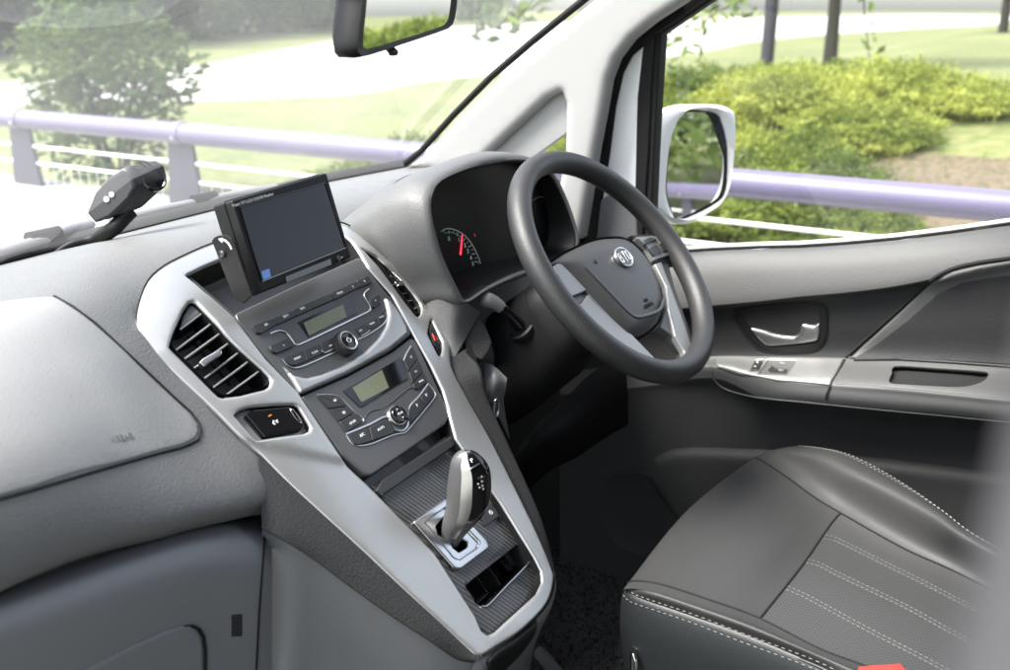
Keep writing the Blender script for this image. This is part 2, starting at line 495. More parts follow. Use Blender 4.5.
# windscreen-side black finisher strip
mb = MB()
edge = [r[0] for r in PADROWS]
mb.grid([[p+V((0, dy, dz)) for p in edge] for dy, dz in ((-.004, .002), (.0, .010), (.010, .014), (.02, .012), (.02, -.02))])
mb.build('defroster_strip', M['rubber'], dash, ang=50)

# ------------------------------------------------------------------ instrument hood
_h = [
 [(330, 196, 'z', 1.222), (388, 180, 'z', 1.236), (446, 177.5, 'y', .205)],
 [(333, 215, 'z', 1.218), (395, 196, 'y', .33), (440, 181.5, 'y', .193)],
 [(350, 236, 'y', .292), (400, 213, 'y', .25), (437.5, 184, 'y', .187)],
 [(380, 254, 'y', .253), (408, 233, 'y', .215), (431.5, 206, 'y', .178)],
 [(402, 277, 'y', .222), (420, 258, 'y', .192), (434.5, 227, 'y', .17)],
 [(418, 300, 'y', .20), (433, 281, 'y', .172), (442.5, 255, 'y', .162)],
 [(432, 326, 'y', .175), (446, 310, 'y', .155), (453, 279, 'y', .153)],
 [(446, 350, 'y', .15), (459, 330, 'y', .141), (465, 301, 'y', .143)],
 [(455, 366, 'y', .135), (470, 342, 'y', .135), (481, 312, 'y', .145)],
]
def PT(q):
    return P(q[0], q[1], **{q[2]: q[3]})
_hb = V((-.75, -.45, .48)).normalized()
_h0 = [PAD.hit(388, 178, -.003), PAD.hit(360, 208, -.002)]+[STACK.hit(367, 239, -.001), STACK.hit(383, 255, -.003)]+[STACK.hit(a, b, -.004) for a, b in ( (402, 275), (418, 296), (431, 322), (445, 346), (452, 364))]
HOODROWS = net([[_h0[i], (_h0[i]+PT(r[2]))/2+_hb*(.004 if i < 1 else .010 if i < 4 else .008 if i < 5 else .004 if i == 5 else .001), PT(r[2])] for i, r in enumerate(_h)], 10, 8)
HOOD = Surf(HOODROWS)
# opening rim of the instrument binnacle
RIM = [(465, 300, .143), (453, 278.5, .153), (442.5, 254.5, .162), (434.7, 226.5, .17), (431.7, 205, .178), (433.5, 194.5, .183), (438, 185.5, .187), (451, 177, .19), (479, 167.5, .19), (511, 162, .185), (531, 163.5, .178), (551, 174.5, .168), (563.5, 196, .155), (573.5, 222, .14), (577.5, 240, .13), (572, 254, .13), (555, 262, .133), (518, 273, .138), (490, 286, .14)]
RIM3 = catmull([P(a, b, y=c) for a, b, c in RIM], 120, True)
RC = sum(RIM3, V((0, 0, 0)))/120
def rim_off(d, dy, dz=0, shrink=1.0):
    out = []
    for p in RIM3:
        v = p-RC; v.y = 0; v.normalize()
        q = RC+(p-RC)*shrink+v*d; q.y += dy; q.z += dz
        out.append(q)
    return out
mb = MB(); mb.grid(HOODROWS)
mb.build('hood_side', M['padhood'], dash, ang=60)
mb = MB()
mb.grid([rim_off(0, .004), rim_off(.001, .0005), rim_off(.004, -.001), rim_off(.009, .001), rim_off(.013, .008), rim_off(.015, .03), rim_off(.012, .07, -.012), rim_off(.006, .13, -.045), rim_off(-.01, .22, -.095), rim_off(-.03, .30, -.13)], closed_u=True)
mb.build('cluster_hood', M['padhood'], dash, ang=50)
mb = MB()
mb.grid([rim_off(0, .003), rim_off(-.002, .004), rim_off(-.004, .015), rim_off(-.006, .035), rim_off(-.007, .075)], closed_u=True)
binn = mb.build('binnacle', M['black'], dash, ang=40)
GP0 = RC+V((0, .048, 0)); GN = V((-.12, -1, .12)).normalized()
mb = MB(); mb.cap([p-GN*((p-GP0).dot(GN)) for p in rim_off(-.002, .05)])
M['lens'] = mat('smoked_dial_face', (.004, .004, .005), .35, spec=.15)
mb.build('gauge_face', M['lens'], binn, smooth=False)
# left dial : arc, ticks, numerals, needle
def G(px, py, o=.0006): return Pn(px, py, GP0+GN*o, GN)
mb = MB()
arc = sm([(441, 231.5), (444.5, 229.5), (449, 228.6), (455, 230), (462, 233.5), (468, 239), (473.5, 247), (478, 256), (480.5, 264), (481.5, 269.5)], 40, False)
mb.tube([G(*q) for q in arc], .0007, 6)
for i, q in enumerate(arc[2:-1:3]):
    c = (452, 256); mb.tube([G(q[0]+(c[0]-q[0])*k, q[1]+(c[1]-q[1])*k) for k in ((.06, .2) if i % 2 else (.06, .14))], .0006 if i % 2 else .0004, 5)
gx = G(470, 250)-G(460, 254); gy = G(460, 244)-G(460, 254)
for t, q in (('0', (449, 239)), ('1', (459, 240)), ('2', (465, 245.5)), ('3', (468, 251.5)), ('4', (471, 258)), ('5', (473, 264)), ('6', (474, 268.5))):
    mb.text(t, G(*q), gx, gy, .0088, bold=.0002)
mb.build('dial_scale', M['dialmark'] if 'dialmark' in M else M['mark'], binn)
M['green'] = mat('green_print', (.12, .3, .14), .5)
mb = MB(); mb.tube([G(*q, .001) for q in sm([(446, 233), (450, 232.2), (455, 233.5), (460, 236.5)], 10, False)], .0009, 6); mb.build('charge_band', M['green'], binn)
mb = MB(); mb.tube([G(460.5, 255, .003), G(462.3, 234.5, .003)], [.0016, .0011], 8);
mb.build('needle', mat('red_needle', (.6, .03, .06), .4, emit=(.8, .05, .09, .35)), binn)
mb = MB()
for q in ((474.5, 234.5), (475, 236)): mb.lathe(G(*q), GN, [(0, .0005), (.0008, .0005), (.0008, 0)], 8)
mb.build('warning_lamp', mat('red_warning', (.4, .02, .02), .4, emit=(.7, .03, .03, .25)), binn)
# second dial, mostly behind the wheel
mb = MB(); cc = G(541, 228); r0 = .05
ux = gx.normalized(); uy = (gy-ux*gy.dot(ux)).normalized()
mb.tube([cc+(ux*math.cos(t)+uy*math.sin(t))*r0 for t in [math.radians(-40+i*6) for i in range(44)]], .0007, 6)
mb.build('dial_scale', M['hard'], binn)
# ================================================================== centre stack
def zz(pl, ox, oy, s): return [(ox+a/s, oy+b/s) for a, b in pl]
def cshrink(pl, k=.96):
    cx = sum(p[0] for p in pl)/len(pl); cy = sum(p[1] for p in pl)/len(pl)
    return [(cx+(p[0]-cx)*k, cy+(p[1]-cy)*k) for p in pl]
def r2(pl, r, n=4): return [(p.x, p.y) for p in rnd([(a, b, 0) for a, b in pl], r, n)]
def padpx(mb, pl, surf, h0, h1, bev, rr=1.0, mi=0, k=1.0):
    pl = r2(cshrink(pl, k), rr)
    pts = []; n = V((0, 0, 0))
    for q in pl:
        c, nn = surf.hitn(*q); pts.append(surf.at(q[0], q[1], h1)); n += nn
    n.normalize(); c = sum(pts, V((0, 0, 0)))/len(pts)
    pts = [p-n*((p-c).dot(n)) for p in pts]
    mb.prism(pts, n, h0, h1, bev, mi); return c, n
BOUT = [(212, 244), (186, 255), (163, 267), (148, 281), (139.5, 302), (136.5, 322), (139.5, 340), (150, 353), (164, 365), (210, 407), (243, 440), (261, 453), (291, 483), (340, 527), (368, 552), (400, 582), (442, 621), (474, 650), (482, 656), (500, 645), (520, 632), (541, 612), (550, 598), (554, 582), (553, 570), (535, 527), (496, 448), (466, 394), (453, 368), (451, 352), (450, 341), (438, 324.5), (430, 308), (419, 291), (407, 276), (392, 262), (371, 243), (352.5, 228), (335, 222), (300, 222), (250, 232)]
BIN = [(186, 275), (204, 266), (222, 258.5), (250, 246), (300, 232), (340, 231), (352, 240), (369, 268), (392, 293), (409, 324), (420, 344), (431, 363.5), (443, 389), (448, 406), (450, 416), (456, 438), (501, 502), (535, 557), (542, 571), (542.5, 582), (537, 594), (515, 614), (497, 631), (490, 634), (484, 629), (478, 615), (437, 552), (387, 500), (370, 483), (343, 458), (299, 392), (267, 359), (234, 316), (205, 291)]
LV = zz([(125, 50), (138, 45), (152, 50), (200, 100), (280, 190), (340, 250), (430, 330), (460, 362), (466, 382), (460, 402), (440, 415), (340, 440), (262, 450), (245, 445), (225, 425), (140, 340), (50, 250), (40, 238), (42, 222), (60, 170), (100, 85)], 160, 290, 4.1875)
LS = zz([(312, 522), (340, 502), (375, 490), (560, 478), (580, 486), (605, 525), (632, 572), (628, 588), (605, 600), (410, 628), (396, 620)], 160, 290, 4.1875)
RV = zz([(110, 135), (180, 170), (220, 205), (300, 280), (360, 350), (393, 398), (398, 420), (395, 445), (382, 460), (365, 455), (310, 385), (240, 290), (170, 200)], 340, 220, 4.785)
HZ = zz([(437, 474), (447, 474), (472, 520), (497, 575), (497, 610), (487, 648), (476, 648), (450, 600), (428, 555), (424, 538)], 340, 220, 4.785)
def crease(co, d):
    px, py = proj(co)
    # the lower wings sit a little below the upper frame
    l = 441+(px-249)*.21
    if py > l and co.x < -.02: return -.0035*min(1, (py-l)/6)*min(1, max(0, (-.03-co.x)/.06))
    return 0
mb = MB()
sheet(mb, STACK, sm(BOUT, 170), [BIN, LV, LS, RV, HZ], off=.006, thick=.034, r=.0035, step=.0065, bstep=.004, disp=crease, ms=1)
bezel = mb.build('silver_bezel', [M['silver'], M['dark']], dash, ang=50)
# black shut line around the silver bezel
mb = MB(); line_on(mb, STACK, sm(BOUT, 170), .0011, .001, closed=True, step=.005)
mb.build('bezel_gap', M['rubber'], bezel)

# ---------------------------------------------------------------- storage tray behind the monitor
mb = MB()
tr = [STACK.hit(*q) for q in [(186, 275), (204, 266), (222, 258.5), (250, 246), (300, 232), (340, 231), (352, 240), (369, 268), (330, 286), (285, 300), (236, 318), (205, 291)]]
cen = sum(tr, V((0, 0, 0)))/len(tr)
rows = [[p+V((0, 0, .002)) for p in tr]]
for k, dz in ((.98, -.01), (.96, -.05), (.90, -.062)):
    rows.append([cen+(p-cen)*k+V((0, .02*(dz/-.062), dz)) for p in tr])
mb.grid(rows, closed_u=True); mb.cap(rows[-1])
mb.build('storage_tray', M['hard'], dash, ang=40)

# ---------------------------------------------------------------- radio
RT_ = [(235, 313.5), (262, 301), (300, 283), (350, 261), (360, 257), (366, 263), (374, 277), (392, 299), (409, 326), (411.5, 334.5), (392, 350.5), (349, 374), (301, 394.5), (267, 358), (238, 321)]
mb = MB(); sheet(mb, STACK, r2(RT_, 3), off=.0035, thick=.012, r=.0022, step=.006, bstep=.004)
radio = mb.build('radio_panel', M['trim'], dash, ang=50)
mb = MB()
LIP = [(284, 363), (294, 374), (307, 377), (322, 373.5), (345, 364), (366, 351), (380, 337), (387, 325), (389.5, 313), (386, 296), (391, 299), (400, 310), (408, 325), (409.5, 333.5), (391, 349), (349, 372), (302, 392.5)]
sheet(mb, STACK, r2(LIP, 3), off=.0085, thick=.008, r=.005, step=.005, bstep=.003)
mb.build('radio_lip', M['silver'], radio, ang=60)
Z1 = (240, 270, 6.3125)
def up_of(surf, px, py, ang=-24.5):
    """writing direction on the stack: rightwards = +X"""
    c, n = surf.hitn(px, py); c = surf.at(px, py, .006); xd = (SX-n*n.x).normalized(); return c, n, xd, n.cross(xd)
def button(parent, pl, name='button', h=.0062, txt=None, ts=.0042, tp=None, rr=1.2, draw=None, mat0='button', surf=STACK, k=.985, z=Z1, bev=.0011):
    mb = MB(); px = zz(pl, *z)
    c, n = padpx(mb, px, surf, .001, h, bev, rr, 0, k)
    q = zz([tp], *z)[0] if tp else (sum(p[0] for p in px)/len(px), sum(p[1] for p in px)/len(px))
    cc, nn, xd, yd = up_of(surf, *q)
    xd = (xd-n*xd.dot(n)).normalized(); yd = n.cross(xd)
    o = cc+n*(h+.0002-(cc-c).dot(n))
    if txt: mb.text(txt, o, xd, yd, ts, 1)
    if draw: draw(mb, o, xd, yd, n)
    return mb.build(name, [M[mat0], M['mark']], parent, ang=30)
def tri(mb, o, xd, yd, cx, s, sg):
    p = [o+xd*(cx-sg*s*.5)+yd*s*.6, o+xd*(cx-sg*s*.5)-yd*s*.6, o+xd*(cx+sg*s*.5)]
    mb.add(p, [(0, 1, 2)], 1)
def skip(sg):
    def f(mb, o, xd, yd, n):
        tri(mb, o, xd, yd, -.0011*1, .0022, sg); tri(mb, o, xd, yd, .0011, .0022, sg)
        mb.box(o+xd*(sg*.0027), xd*.0003, yd*.0013, n*.0001, 1)
    return f
button(radio, [(75, 350), (205, 302), (240, 338), (137, 402), (105, 397)], txt='1M', tp=(165, 347))
button(radio, [(205, 302), (327, 255), (357, 290), (240, 345)], txt='2RPT', tp=(290, 292), k=.985)
button(radio, [(327, 255), (430, 203), (466, 242), (355, 291)], txt='3INT', tp=(395, 243), k=.985)
button(radio, [(430, 203), (570, 142), (597, 186), (464, 243)], k=.985)
button(radio, [(570, 142), (665, 97), (692, 142), (600, 187)], txt='4RDM', tp=(630, 146), k=.985)
button(radio, [(665, 97), (735, 66), (764, 107), (690, 142)], txt='5', tp=(712, 106), k=.985)
button(radio, [(735, 66), (813, 30), (832, 74), (822, 84), (763, 110)], txt='6', tp=(785, 71), k=.985)
button(radio, [(185, 478), (300, 430), (345, 468), (340, 484), (230, 527), (200, 512)], txt='v', tp=(275, 477), h=.0065, rr=2)
button(radio, [(815, 190), (870, 153), (888, 160), (892, 205), (850, 240), (832, 232)], txt='^', tp=(855, 197), h=.0065, rr=2)
button(radio, [(272, 556), (400, 505), (422, 575), (350, 602), (318, 598)], txt='FM/AM', tp=(362, 557), ts=.0036)
button(radio, [(400, 505), (505, 460), (527, 524), (422, 574)], txt='SCAN', tp=(472, 520), ts=.0038, k=.985)
button(radio, [(505, 460), (600, 415), (618, 484), (527, 526)], draw=skip(-1), tp=(572, 477), k=.985)
button(radio, [(735, 362), (797, 335), (822, 380), (765, 412)], draw=skip(1), tp=(758, 384), k=.985)
button(radio, [(797, 335), (865, 298), (882, 342), (822, 378)], txt='MENU', tp=(833, 338), ts=.0036, k=.985)
button(radio, [(865, 296), (908, 250), (917, 296), (905, 322), (882, 342)], txt='MODE', tp=(893, 297), ts=.003, k=.985)
# display with its green cell
M['lcd'] = mat('olive_liquid_crystal', (.115, .125, .075), .22, noise=.1, nscale=60)
M['lcdframe'] = mat('display_surround', (.035, .035, .037), .3)
def lcd(parent, frame, cell, z):
    mb = MB(); px = zz(frame, *z); padpx(mb, px, STACK, .001, .0042, .0006, .8)
    d = mb.build('display', M['gloss'], parent, ang=30)
    mb = MB(); padpx(mb, zz(cell, *z), STACK, .0035, .0046, .0001, .3)
    c = mb.build('liquid_crystal_cell', M['lcd'], parent, ang=30)
lcd(radio, [(362, 330), (700, 176), (742, 272), (432, 428)], [(402, 332), (650, 218), (674, 296), (438, 415)], Z1)
def strip(parent, pl, z, rad, off, matn, name='bright_trim', n=24, flat=.6):
    pts = sm(zz(pl, *z), n, False); p3 = []; nn = V((0, 0, 0))
    for q in pts:
        c, a = STACK.hitn(*q); p3.append(STACK.at(q[0], q[1], off)+a*off); nn += a
    nn.normalize(); mb = MB(); mb.tube(p3, rad, 8, flat=(nn, flat)); return mb.build(name, M[matn], parent, ang=60)
strip(radio, [(190, 402), (225, 386), (265, 384), (300, 402), (335, 448), (355, 472), (385, 466), (560, 385), (740, 298), (812, 262), (826, 243), (808, 205), (785, 165), (790, 140), (815, 118)], Z1, .0011, .0045, 'satin', n=60)
strip(radio, [(268, 562), (300, 600), (335, 617), (380, 612), (480, 572), (560, 535), (640, 500)], Z1, .0009, .0045, 'satin')
strip(radio, [(745, 440), (830, 395), (900, 345), (932, 300), (935, 250)], Z1, .0009, .0045, 'satin')
strip(radio, [(515, 505), (530, 522), (560, 512), (615, 487)], Z1, .0005, .0068, 'satin', n=12)
strip(radio, [(765, 415), (800, 397), (820, 380)], Z1, .0005, .0068, 'satin', n=10)
def knob(parent, px, py, prof, cap=None):
    c, n = STACK.hitn(px, py); mb = MB(); mb.lathe(c, n, prof, 40, 0)
    return c, n, mb
c, n = STACK.hitn(346.5, 341.5); c = STACK.at(349, 340, .0168)
mb = MB(); mb.lathe(c, n, [(.0155, .002), (.0150, .006), (.0142, .015), (.0135, .0165), (.0122, .0168)], 48, 0)
for k in range(36):
    a = 2*math.pi*k/36; u = SX*math.cos(a)+SE*math.sin(a); u = (u-n*u.dot(n)).normalized(); t = n.cross(u)
    mb.box(c+u*.0147+n*.0105, u*.0006, t*.0005, n*.004, 0)
mb.lathe(c, n, [(.0122, .0168), (.0112, .0170), (.0106, .0164)], 48, 1)
mb.lathe(c, n, [(.0106, .0164), (.0102, .0158), (.006, .0163), (0, .0165)], 48, 2)
xd = (SX-n*n.x).normalized(); yd = n.cross(xd); o = c+n*.0168
ring = [o+(xd*math.sin(t)+yd*math.cos(t))*.003 for t in [math.radians(35+k*10) for k in range(30)]]
mb.tube(ring, .0004, 6, 3); mb.tube([o+yd*.0012, o+yd*.0042], .0004, 6, 3)
mb.build('volume_knob', [M['button'], M['satin'], M['gloss'], M['mark']], radio, ang=40)

# ---------------------------------------------------------------- climate panel
Z2 = (310, 330, 5.586)
CL = [(301.5, 396), (349, 375.5), (392, 352), (411, 337.5), (416, 341), (433, 377), (447, 408), (449, 416), (446, 424), (439, 429), (400, 456), (372, 475), (367, 475), (343, 455), (318, 420)]
mb = MB(); sheet(mb, STACK, r2(CL, 3), off=.003, thick=.03, r=.0025, step=.006, bstep=.004)
clim = mb.build('climate_panel', M['trim'], dash, ang=50)
lcd(clim, [(185, 340), (508, 152), (547, 272), (282, 432)], [(238, 322), (402, 222), (442, 322), (290, 402)], Z2)
def fan(mb, o, xd, yd, n):
    for k in range(4):
        a = k*math.pi/2; u = xd*math.cos(a)+yd*math.sin(a); mb.box(o-xd*.004+u*.0009, u*.0009, n.cross(u)*.0004, n*.0001, 1)
    mb.text('OFF', o+xd*.0018, xd, yd, .0042, 1)
def demist(k):
    def f(mb, o, xd, yd, n):
        w = .0022
        pl = [(-w, .0012), (w, .0012), (w*.7, -.0010), (-w*.7, -.0010)] if k else [(-w*.8, .0014), (w*.8, .0014), (w*.8, -.0010), (-w*.8, -.0010)]
        mb.tube([o+xd*a+yd*b for a, b in pl], .00028, 5, 1, closed=True)
        for i in (-1, 0, 1):
            mb.tube([o+xd*(i*.0009+.0003*math.sin(j*2.1))+yd*(-.0018+j*.0007) for j in range(5)], .0002, 5, 1)
    return f
def tmp(s):
    def f(mb, o, xd, yd, n):
        mb.tube([o-xd*.0012-yd*.0014, o-xd*.0012+yd*.0016], .0005, 6, 1); mb.lathe(o-xd*.0012-yd*.0016, n, [(.0009, 0), (.0009, .0001), (0, .0001)], 10, 1)
        mb.box(o+xd*.0014+yd*.0006, xd*.0008, yd*.00025, n*.0001, 1)
        if s: mb.box(o+xd*.0014+yd*.0006+n*.00003, xd*.00025, yd*.0008, n*.0001, 1)
    return f
def seatic(mb, o, xd, yd, n):
    mb.tube([o-xd*.0016+yd*.0016, o-xd*.0012-yd*.0008, o+xd*.0012-yd*.001], .00035, 6, 1)
    mb.tube([o+xd*.0004+yd*.0003, o+xd*.0024+yd*.0003], .0003, 6, 1)
def recirc(mb, o, xd, yd, n):
    mb.tube([o+xd*(.0018*math.cos(t))+yd*(.0011*math.sin(t)) for t in [k*.6 for k in range(10)]], .0003, 6, 1)
    mb.tube([o+xd*.0004+yd*.0012, o+xd*.0014+yd*.002], .0003, 6, 1)
button(clim, [(45, 364), (125, 368), (172, 388), (208, 424), (108, 440)], draw=demist(1), tp=(140, 392), z=Z2, h=.0056)
button(clim, [(110, 441), (209, 425), (247, 462), (163, 510)], draw=demist(0), tp=(190, 460), z=Z2, h=.0056, k=.985)
button(clim, [(165, 511), (248, 463), (290, 495), (284, 522), (208, 572)], draw=fan, tp=(240, 514), z=Z2, h=.0056, k=.985)
button(clim, [(213, 586), (332, 543), (347, 620), (272, 642), (250, 636)], txt='A/C', tp=(293, 585), ts=.005, z=Z2, h=.0056)
button(clim, [(332, 543), (425, 496), (458, 508), (478, 556), (468, 578), (347, 619)], txt='AUTO', tp=(397, 549), ts=.0044, z=Z2, h=.0056, k=.985)
button(clim, [(548, 470), (558, 425), (618, 378), (650, 422), (585, 500), (560, 528), (552, 520)], draw=tmp(0), tp=(600, 417), z=Z2, h=.0056, k=.985)
button(clim, [(619, 377), (660, 316), (692, 335), (690, 372), (651, 420)], draw=tmp(1), tp=(651, 360), z=Z2, h=.0056, k=.985)
button(clim, [(524, 168), (562, 95), (576, 92), (602, 160), (553, 230)], draw=recirc, tp=(566, 152), z=Z2, h=.0056)
button(clim, [(554, 232), (603, 162), (632, 235), (574, 300)], draw=seatic, tp=(592, 231), z=Z2, h=.0056, k=.985)
button(clim, [(575, 301), (633, 237), (662, 290), (604, 332), (588, 325)], txt='MODE', tp=(622, 284), ts=.0034, z=Z2, h=.0056, k=.985)
strip(clim, [(200, 582), (330, 528), (410, 487), (440, 490), (455, 520), (480, 556), (515, 562), (545, 540), (558, 480), (560, 425), (610, 372), (662, 300)], Z2, .0014, .0045, 'satin', n=60)
strip(clim, [(205, 588), (232, 628), (262, 646), (340, 636), (440, 595), (490, 580), (530, 572), (560, 545), (640, 450), (698, 375), (694, 340), (668, 305)], Z2, .001, .0035, 'satin', n=60)
strip(clim, [(40, 362), (120, 362), (175, 382), (250, 455), (296, 492), (300, 510)], Z2, .0007, .0035, 'satin', n=40)
strip(clim, [(524, 172), (540, 130), (565, 90)], Z2, .0012, .0048, 'satin', n=14)
strip(clim, [(300, 520), (312, 478), (345, 450), (420, 428), (520, 350), (560, 322), (600, 335)], Z2, .0008, .0035, 'trim', n=40)
c, n = STACK.hitn(399.5, 413.5); c = STACK.at(399.8, 413.5, .0105)
mb = MB(); xd = (SX-n*n.x).normalized(); yd = n.cross(xd)
mb.lathe(c, n, [(.0135, .001), (.0132, .0055), (.0125, .0068), (.0116, .0068)], 48, 1)
mb.lathe(c, n, [(.0116, .0068), (.0112, .0095), (.0104, .0105), (.005, .0112), (0, .0114)], 48, 0)
mb.text('MODE', c+n*.0117, xd, yd, .0036, 2)
for s in (1, -1):
    mb.tube([c+n*.0112+yd*(s*.0052)-xd*.0012, c+n*.0112+yd*(s*.0066), c+n*.0112+yd*(s*.0052)+xd*.0012], .0004, 6, 2)
mb.build('climate_dial', [M['gloss'], M['satin'], M['mark']], clim, ang=40)

# ---------------------------------------------------------------- switch under the left vent
mb = MB(); sheet(mb, STACK, cshrink(LS, 1.06), off=-.004, thick=.01, r=0, step=.006); mb.build('switch_recess', M['silver'], bezel)
mb = MB(); BT = zz([(358, 522), (390, 500), (540, 487), (562, 497), (610, 570), (592, 586), (440, 614), (428, 604)], 160, 290, 4.1875)
c, n = padpx(mb, BT, STACK, -.005, .004, .0018, 1.5)
cc, nn, xd, yd = up_of(STACK, 276.5, 420.5); xd = (xd-n*xd.dot(n)).normalized(); yd = n.cross(xd); o = cc+n*(.0042-(cc-c).dot(n))
# pictogram: seat with cable, and an amber tell-tale
mb.tube([o-xd*.0035-yd*.001, o-xd*.001+yd*.0018, o+xd*.001-yd*.0005, o+xd*.0036+yd*.0006], .0006, 6, 1)
mb.lathe(o-xd*.0022-yd*.0018, n, [(.0011, 0), (.0011, .0002), (0, .0002)], 12, 1); mb.lathe(o+xd*.0022-yd*.0014, n, [(.0011, 0), (.0011, .0002), (0, .0002)], 12, 1)
mb.box(o+yd*.0085-xd*.001, xd*.0022, yd*.0006, n*.0001, 2)
ov = [STACK.hit(*q, .0042) for q in sm(zz([(538, 505), (552, 512), (585, 558), (580, 562), (560, 545), (540, 515)], 160, 290, 4.1875), 20)]
mb.tube(ov, .0004, 6, 3, closed=True)
M['amber'] = mat('amber_telltale', (.6, .2, .03), .4)
mb.build('rocker_switch', [M['gloss'], M['mark'], M['amber'], M['satin']], dash, ang=30)
# hazard switch
mb = MB(); hz = cshrink(HZ, .94); c, n = padpx(mb, hz, STACK, -.01, .003, .0012, 1)
cc, nn, xd, yd = up_of(STACK, 436.5, 336); o = cc+n*(.0034-(cc-c).dot(n)); xd = (xd-n*xd.dot(n)).normalized(); yd = n.cross(xd)
mb.tube([o+yd*.0055, o-yd*.004-xd*.006, o-yd*.004+xd*.006], .0009, 6, 1, closed=True)
M['redmark'] = mat('red_marking', (.6, .05, .03), .5)
mb.build('hazard_switch', [M['gloss'], M['redmark']], dash, ang=30)

# ---------------------------------------------------------------- air vents
def vane(mb, a, b, surf, depth=.022, th=.0011, rec=.001, mi=0, me=1):
    pa, na = surf.hitn(*a); pb, nb = surf.hitn(*b); n = (na+nb).normalized(); d = (pb-pa).normalized(); t = n.cross(d)
    pa, pb = pa-n*rec, pb-n*rec; L = (pb-pa).length/2; c = (pa+pb)/2
    mb.box(c-n*(depth/2+.001), d*L, t*th, n*(depth/2), mi)
    mb.tube([pa-n*.001, pb-n*.001], th*1.15, 8, me)
def vent(name, outline, vanes, uprights, tab, parent):
    mb = MB(); o3 = [STACK.hit(*q) for q in cshrink(outline, 1.02)]; n = STACK.hitn(outline[0][0], outline[0][1])[1]
    c = sum(o3, V((0, 0, 0)))/len(o3)
    mb.grid([[p+n*.002 for p in o3], [c+(p-c)*.97-n*.004 for p in o3], [c+(p-c)*.95-n*.040 for p in o3]], closed_u=True); mb.cap([c+(p-c)*.95-n*.040 for p in o3])
    li = [STACK.hit(*q) for q in cshrink(outline, .97)]
    mb.grid([[p+n*.003 for p in li], [p-n*.036 for p in li]], closed_u=True)
    v = mb.build(name, M['dark'], parent, ang=40)
    mb = MB()
    for a, b in vanes: vane(mb, a, b, STACK)
    mb.build('vane_set', [M['dark'], M['ventedge']], v, ang=40)
    mb = MB()
    for a, b in uprights: vane(mb, a, b, STACK, .012, .0006, .024)
    mb.build('upright_vane_set', [M['dark'], M['dark']], v)
    mb = MB(); padpx(mb, tab, STACK, -.004, .0045, .0015, 1); mb.build('vent_tab', M['satin'], v, ang=40)
    return v
M['ventedge'] = mat('vane_edge', (.22, .22, .22), .25, .4)
ZV = (160, 290, 4.1875)
lvv = [((85, 162), (178, 94)), ((57, 258), (230, 128)), ((95, 294), (269, 168)), ((135, 333), (306, 208)), ((180, 375), (346, 248)), ((215, 414), (381, 291)), ((272, 444), (420, 336))]
lvu = [((100, 190), (230, 350)), ((150, 140), (330, 350)), ((205, 130), (400, 340)), ((140, 250), (270, 420))]
vent('air_vent', LV, [zz(q, *ZV) for q in lvv], [zz(q, *ZV) for q in lvu], zz([(163, 303), (180, 285), (245, 248), (262, 252), (262, 266), (200, 308), (185, 320)], *ZV), dash)
mb = MB(); sheet(mb, STACK, cshrink(zz([(125, 60), (145, 58), (175, 92), (85, 160), (95, 110)], *ZV), .96), off=-.002, thick=.02, r=.001, step=.004); mb.build('vent_blank', M['hard'], dash)
ZR = (340, 220, 4.785)
rvv = [((172, 196), (212, 200)), ((200, 232), (244, 230)), ((226, 268), (280, 264)), ((262, 312), (318, 304)), ((290, 352), (350, 342)), ((318, 388), (378, 376)), ((345, 424), (396, 412))]
rvu = [((190, 205), (380, 440))]
vent('air_vent', RV, [zz(q, *ZR) for q in rvv], [zz(q, *ZR) for q in rvu], zz([(262, 298), (310, 286), (322, 294), (318, 306), (280, 314)], *ZR), dash)

# ---------------------------------------------------------------- lower console
def carbon():
    m = mat('carbon_weave', (.03, .03, .03), .32, coat=.3); nt = m.node_tree; b = nt.nodes['Principled BSDF']
    tc = nt.nodes.new('ShaderNodeTexCoord'); mp = nt.nodes.new('ShaderNodeMapping')
    mp.inputs['Rotation'].default_value = (math.radians(-48.6), 0, 0)
    sep = nt.nodes.new('ShaderNodeSeparateXYZ'); nt.links.new(tc.outputs['Object'], mp.inputs[0]); nt.links.new(mp.outputs[0], sep.inputs[0])
    def mth(op, a, b_=None):
        q = nt.nodes.new('ShaderNodeMath'); q.operation = op
        for i, v in enumerate((a, b_)):
            if v is None: continue
            if isinstance(v, (int, float)): q.inputs[i].default_value = v
            else: nt.links.new(v, q.inputs[i])
        return q.outputs[0]
    X = mth('MULTIPLY', sep.outputs[0], 170); Y = mth('MULTIPLY', sep.outputs[1], 170)
    ad = mth('ADD', X, mth('MULTIPLY', mth('FLOOR', mth('MULTIPLY', Y, 2)), .25))
    st = mth('FRACT', ad)
    w = mth('GREATER_THAN', st, .5)
    cr = nt.nodes.new('ShaderNodeMix'); cr.data_type = 'RGBA'; cr.inputs[6].default_value = (.012, .012, .012, 1); cr.inputs[7].default_value = (.055, .055, .055, 1)
    nt.links.new(w, cr.inputs[0]); nt.links.new(cr.outputs[2], b.inputs['Base Color'])
    bp = nt.nodes.new('ShaderNodeBump'); bp.inputs['Strength'].default_value = .35; bp.inputs['Distance'].default_value = .0006
    nt.links.new(mth('SINE', mth('MULTIPLY', ad, 6.283)), bp.inputs['Height']); nt.links.new(bp.outputs[0], b.inputs['Normal'])
    return m
M['carbon'] = carbon()
Z7 = (400, 430, 2.794)
TRAY = zz([(183, 437), (200, 420), (325, 322), (337, 320), (358, 348), (362, 362), (352, 378), (245, 488), (228, 492), (212, 484)], *Z7)
GATE = zz([(100, 268), (124, 240), (150, 262), (150, 290), (190, 312), (188, 328), (165, 342), (148, 330), (140, 312), (106, 292)], *Z7)
